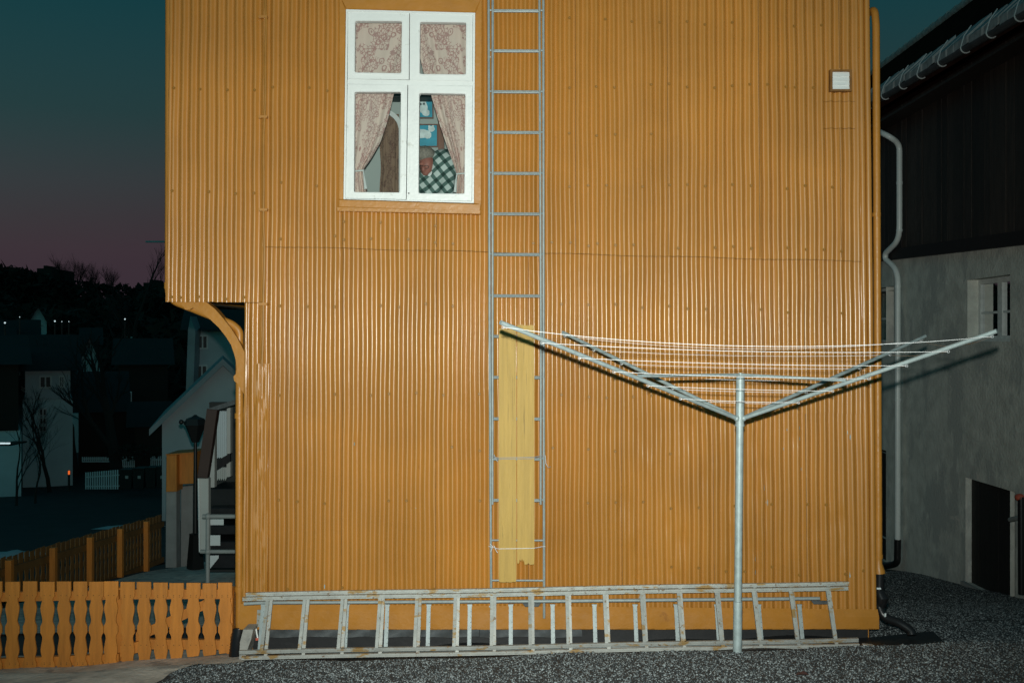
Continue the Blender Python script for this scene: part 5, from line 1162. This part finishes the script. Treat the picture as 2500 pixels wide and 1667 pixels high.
tag(b.build('woodland', M['bush'], None, centre=False), 'dark wooded hillside behind the village', 'woodland', kind='stuff')
for k in range(2):
    b = MB()
    for q in range(6): clump(tuple(W(302+k*52+q*9, 1104+2*math.sin(q*2+k), 45)), (0.9, 0.7, 0.38), 90)
    b.build('hedge', M['bush'], None, centre=False)
    break
tag(bpy.data.objects['hedge'], 'low dark clipped hedge behind the wheelie bins', 'hedge')
# skyline blocks and crane
for (x0, x1, yt, lab) in ((315, 352, 704, 'low flat roofed block on the skyline'), (350, 404, 690, 'taller flat roofed block on the skyline with roof cabin'), (90, 126, 655, 'flat roofed house on the hilltop beside the bare trees')):
    Y = 190; a, c_ = W(x0, yt, Y), W(x1, 770, Y); t = thing('apartment_block', ((a.x+c_.x)/2, Y, c_.z), lab, 'building')
    MB().box((a.x, Y, c_.z-4), (c_.x, Y+10, a.z)).build('wall', M['villagedark'], t); MB().box((a.x+0.8, Y+1, a.z+0.01), (a.x+(c_.x-a.x)*0.5, Y+5, a.z+0.6)).build('roof_cabin', M['villagedark'], t)
    for q in range(3): MB().box((lerp(a.x, c_.x, 0.15+0.28*q), Y-0.08, a.z-2.2), (lerp(a.x, c_.x, 0.30+0.28*q), Y-0.01, a.z-1.0)).build('window', M['vglass'], t)
cr_ = thing('tower_crane', W(430, 760, 260), 'distant tower crane with horizontal jib behind the yellow house', 'crane')
MB().slab([(355, 588), (470, 588), (470, 592), (355, 592)], 260, 260.6).build('jib', M['villageblue'], cr_); MB().slab([(428, 575), (433, 575), (433, 780), (428, 780)], 260.7, 261.3).build('mast', M['villageblue'], cr_)
# lit lamps far away
for k, (x, y, r_, Y, lab) in enumerate(((12, 788, 0.06, 68, 'tiny lit lamp low on the wooded slope above the barn'), (48, 774, 0.03, 68, 'faint lit lamp on the slope above the blue grey house'), (134, 784, 0.055, 68, 'bright lit lamp on the slope behind the bare trees'),
                                 (151, 785, 0.03, 68, 'fainter lit lamp next to the bright one on the slope'), (168, 785, 0.03, 68, 'faintest lit lamp of three in a row on the slope'), (305, 779, 0.05, 68, 'lit lamp on the slope below the skyline blocks'), (356, 875, 0.055, 66, 'lit lamp above the long low brown house'))):
    t = thing('distant_lamp', W(x, y, Y)-Vector((0, 0, 2.5)), lab, 'lamp'); MB().ball(W(x, y, Y), r_).build('lamp_glass', M['glow'], t, smooth=True); p = W(x, y, Y); MB().tube([p-Vector((0, 0, 4)), p-Vector((0, 0, r_))], 0.05, 5).build('pole', M['lamp'], t)
t = thing('tube_light', W(12, 1090, 38.6), 'pale lit tube light under the barn basement', 'lamp'); MB().slab([(-6, 1080.5), (10, 1080.5), (10, 1084), (-6, 1084)], 38.6, 38.7).build('tube', M['glow'], t); MB().slab([(13, 1080.5), (22, 1080.5), (22, 1084), (13, 1084)], 38.6, 38.7).build('tube', M['glow'], t); MB().slab([(-8, 1084.2), (26, 1084.2), (26, 1088), (-8, 1088)], 38.6, 39.9).build('housing', M['lamp'], t)
t = thing('marker_post', W(167, 1200, 37), 'roadside post carrying a small orange lit lamp', 'marker'); MB().slab([(166, 1149), (169, 1149), (169, 1158), (166, 1158)], 37, 37.06).build('lens', M['glow_orange'], t); MB().slab([(165.5, 1148), (169.5, 1148), (169.5, 1200), (165.5, 1200)], 37.07, 37.13).build('post', M['lamp'], t)
b = MB(); c_ = W(10, 1330, 20); b.grid(10, 6, lambda u, v: (lambda x, y: (x, y, ground_z(x, y)+0.05+0.10*math.sin(math.pi*u)*math.sin(math.pi*v)+0.015*math.sin(u*17+v*9)))(lerp(-10.6, -9.6, u), lerp(19.4, 20.8, v)), flip=True)
tag(b.build('snow_patch', M['snow'], None, smooth=True, angle=180), 'last patch of grey snow on the dark road verge', 'snow')
b = MB(); b.grid(8, 4, lambda u, v: (lambda x, y: (x, y, ground_z(x, y)+0.04+0.08*math.sin(math.pi*u)*math.sin(math.pi*v)))(lerp(-11.6, -9.9, u), lerp(27.4, 28.6, v)), flip=True)
tag(b.build('snow_patch', M['snow'], None, smooth=True, angle=180), 'thin strip of snow beyond the downhill ochre fence', 'snow')
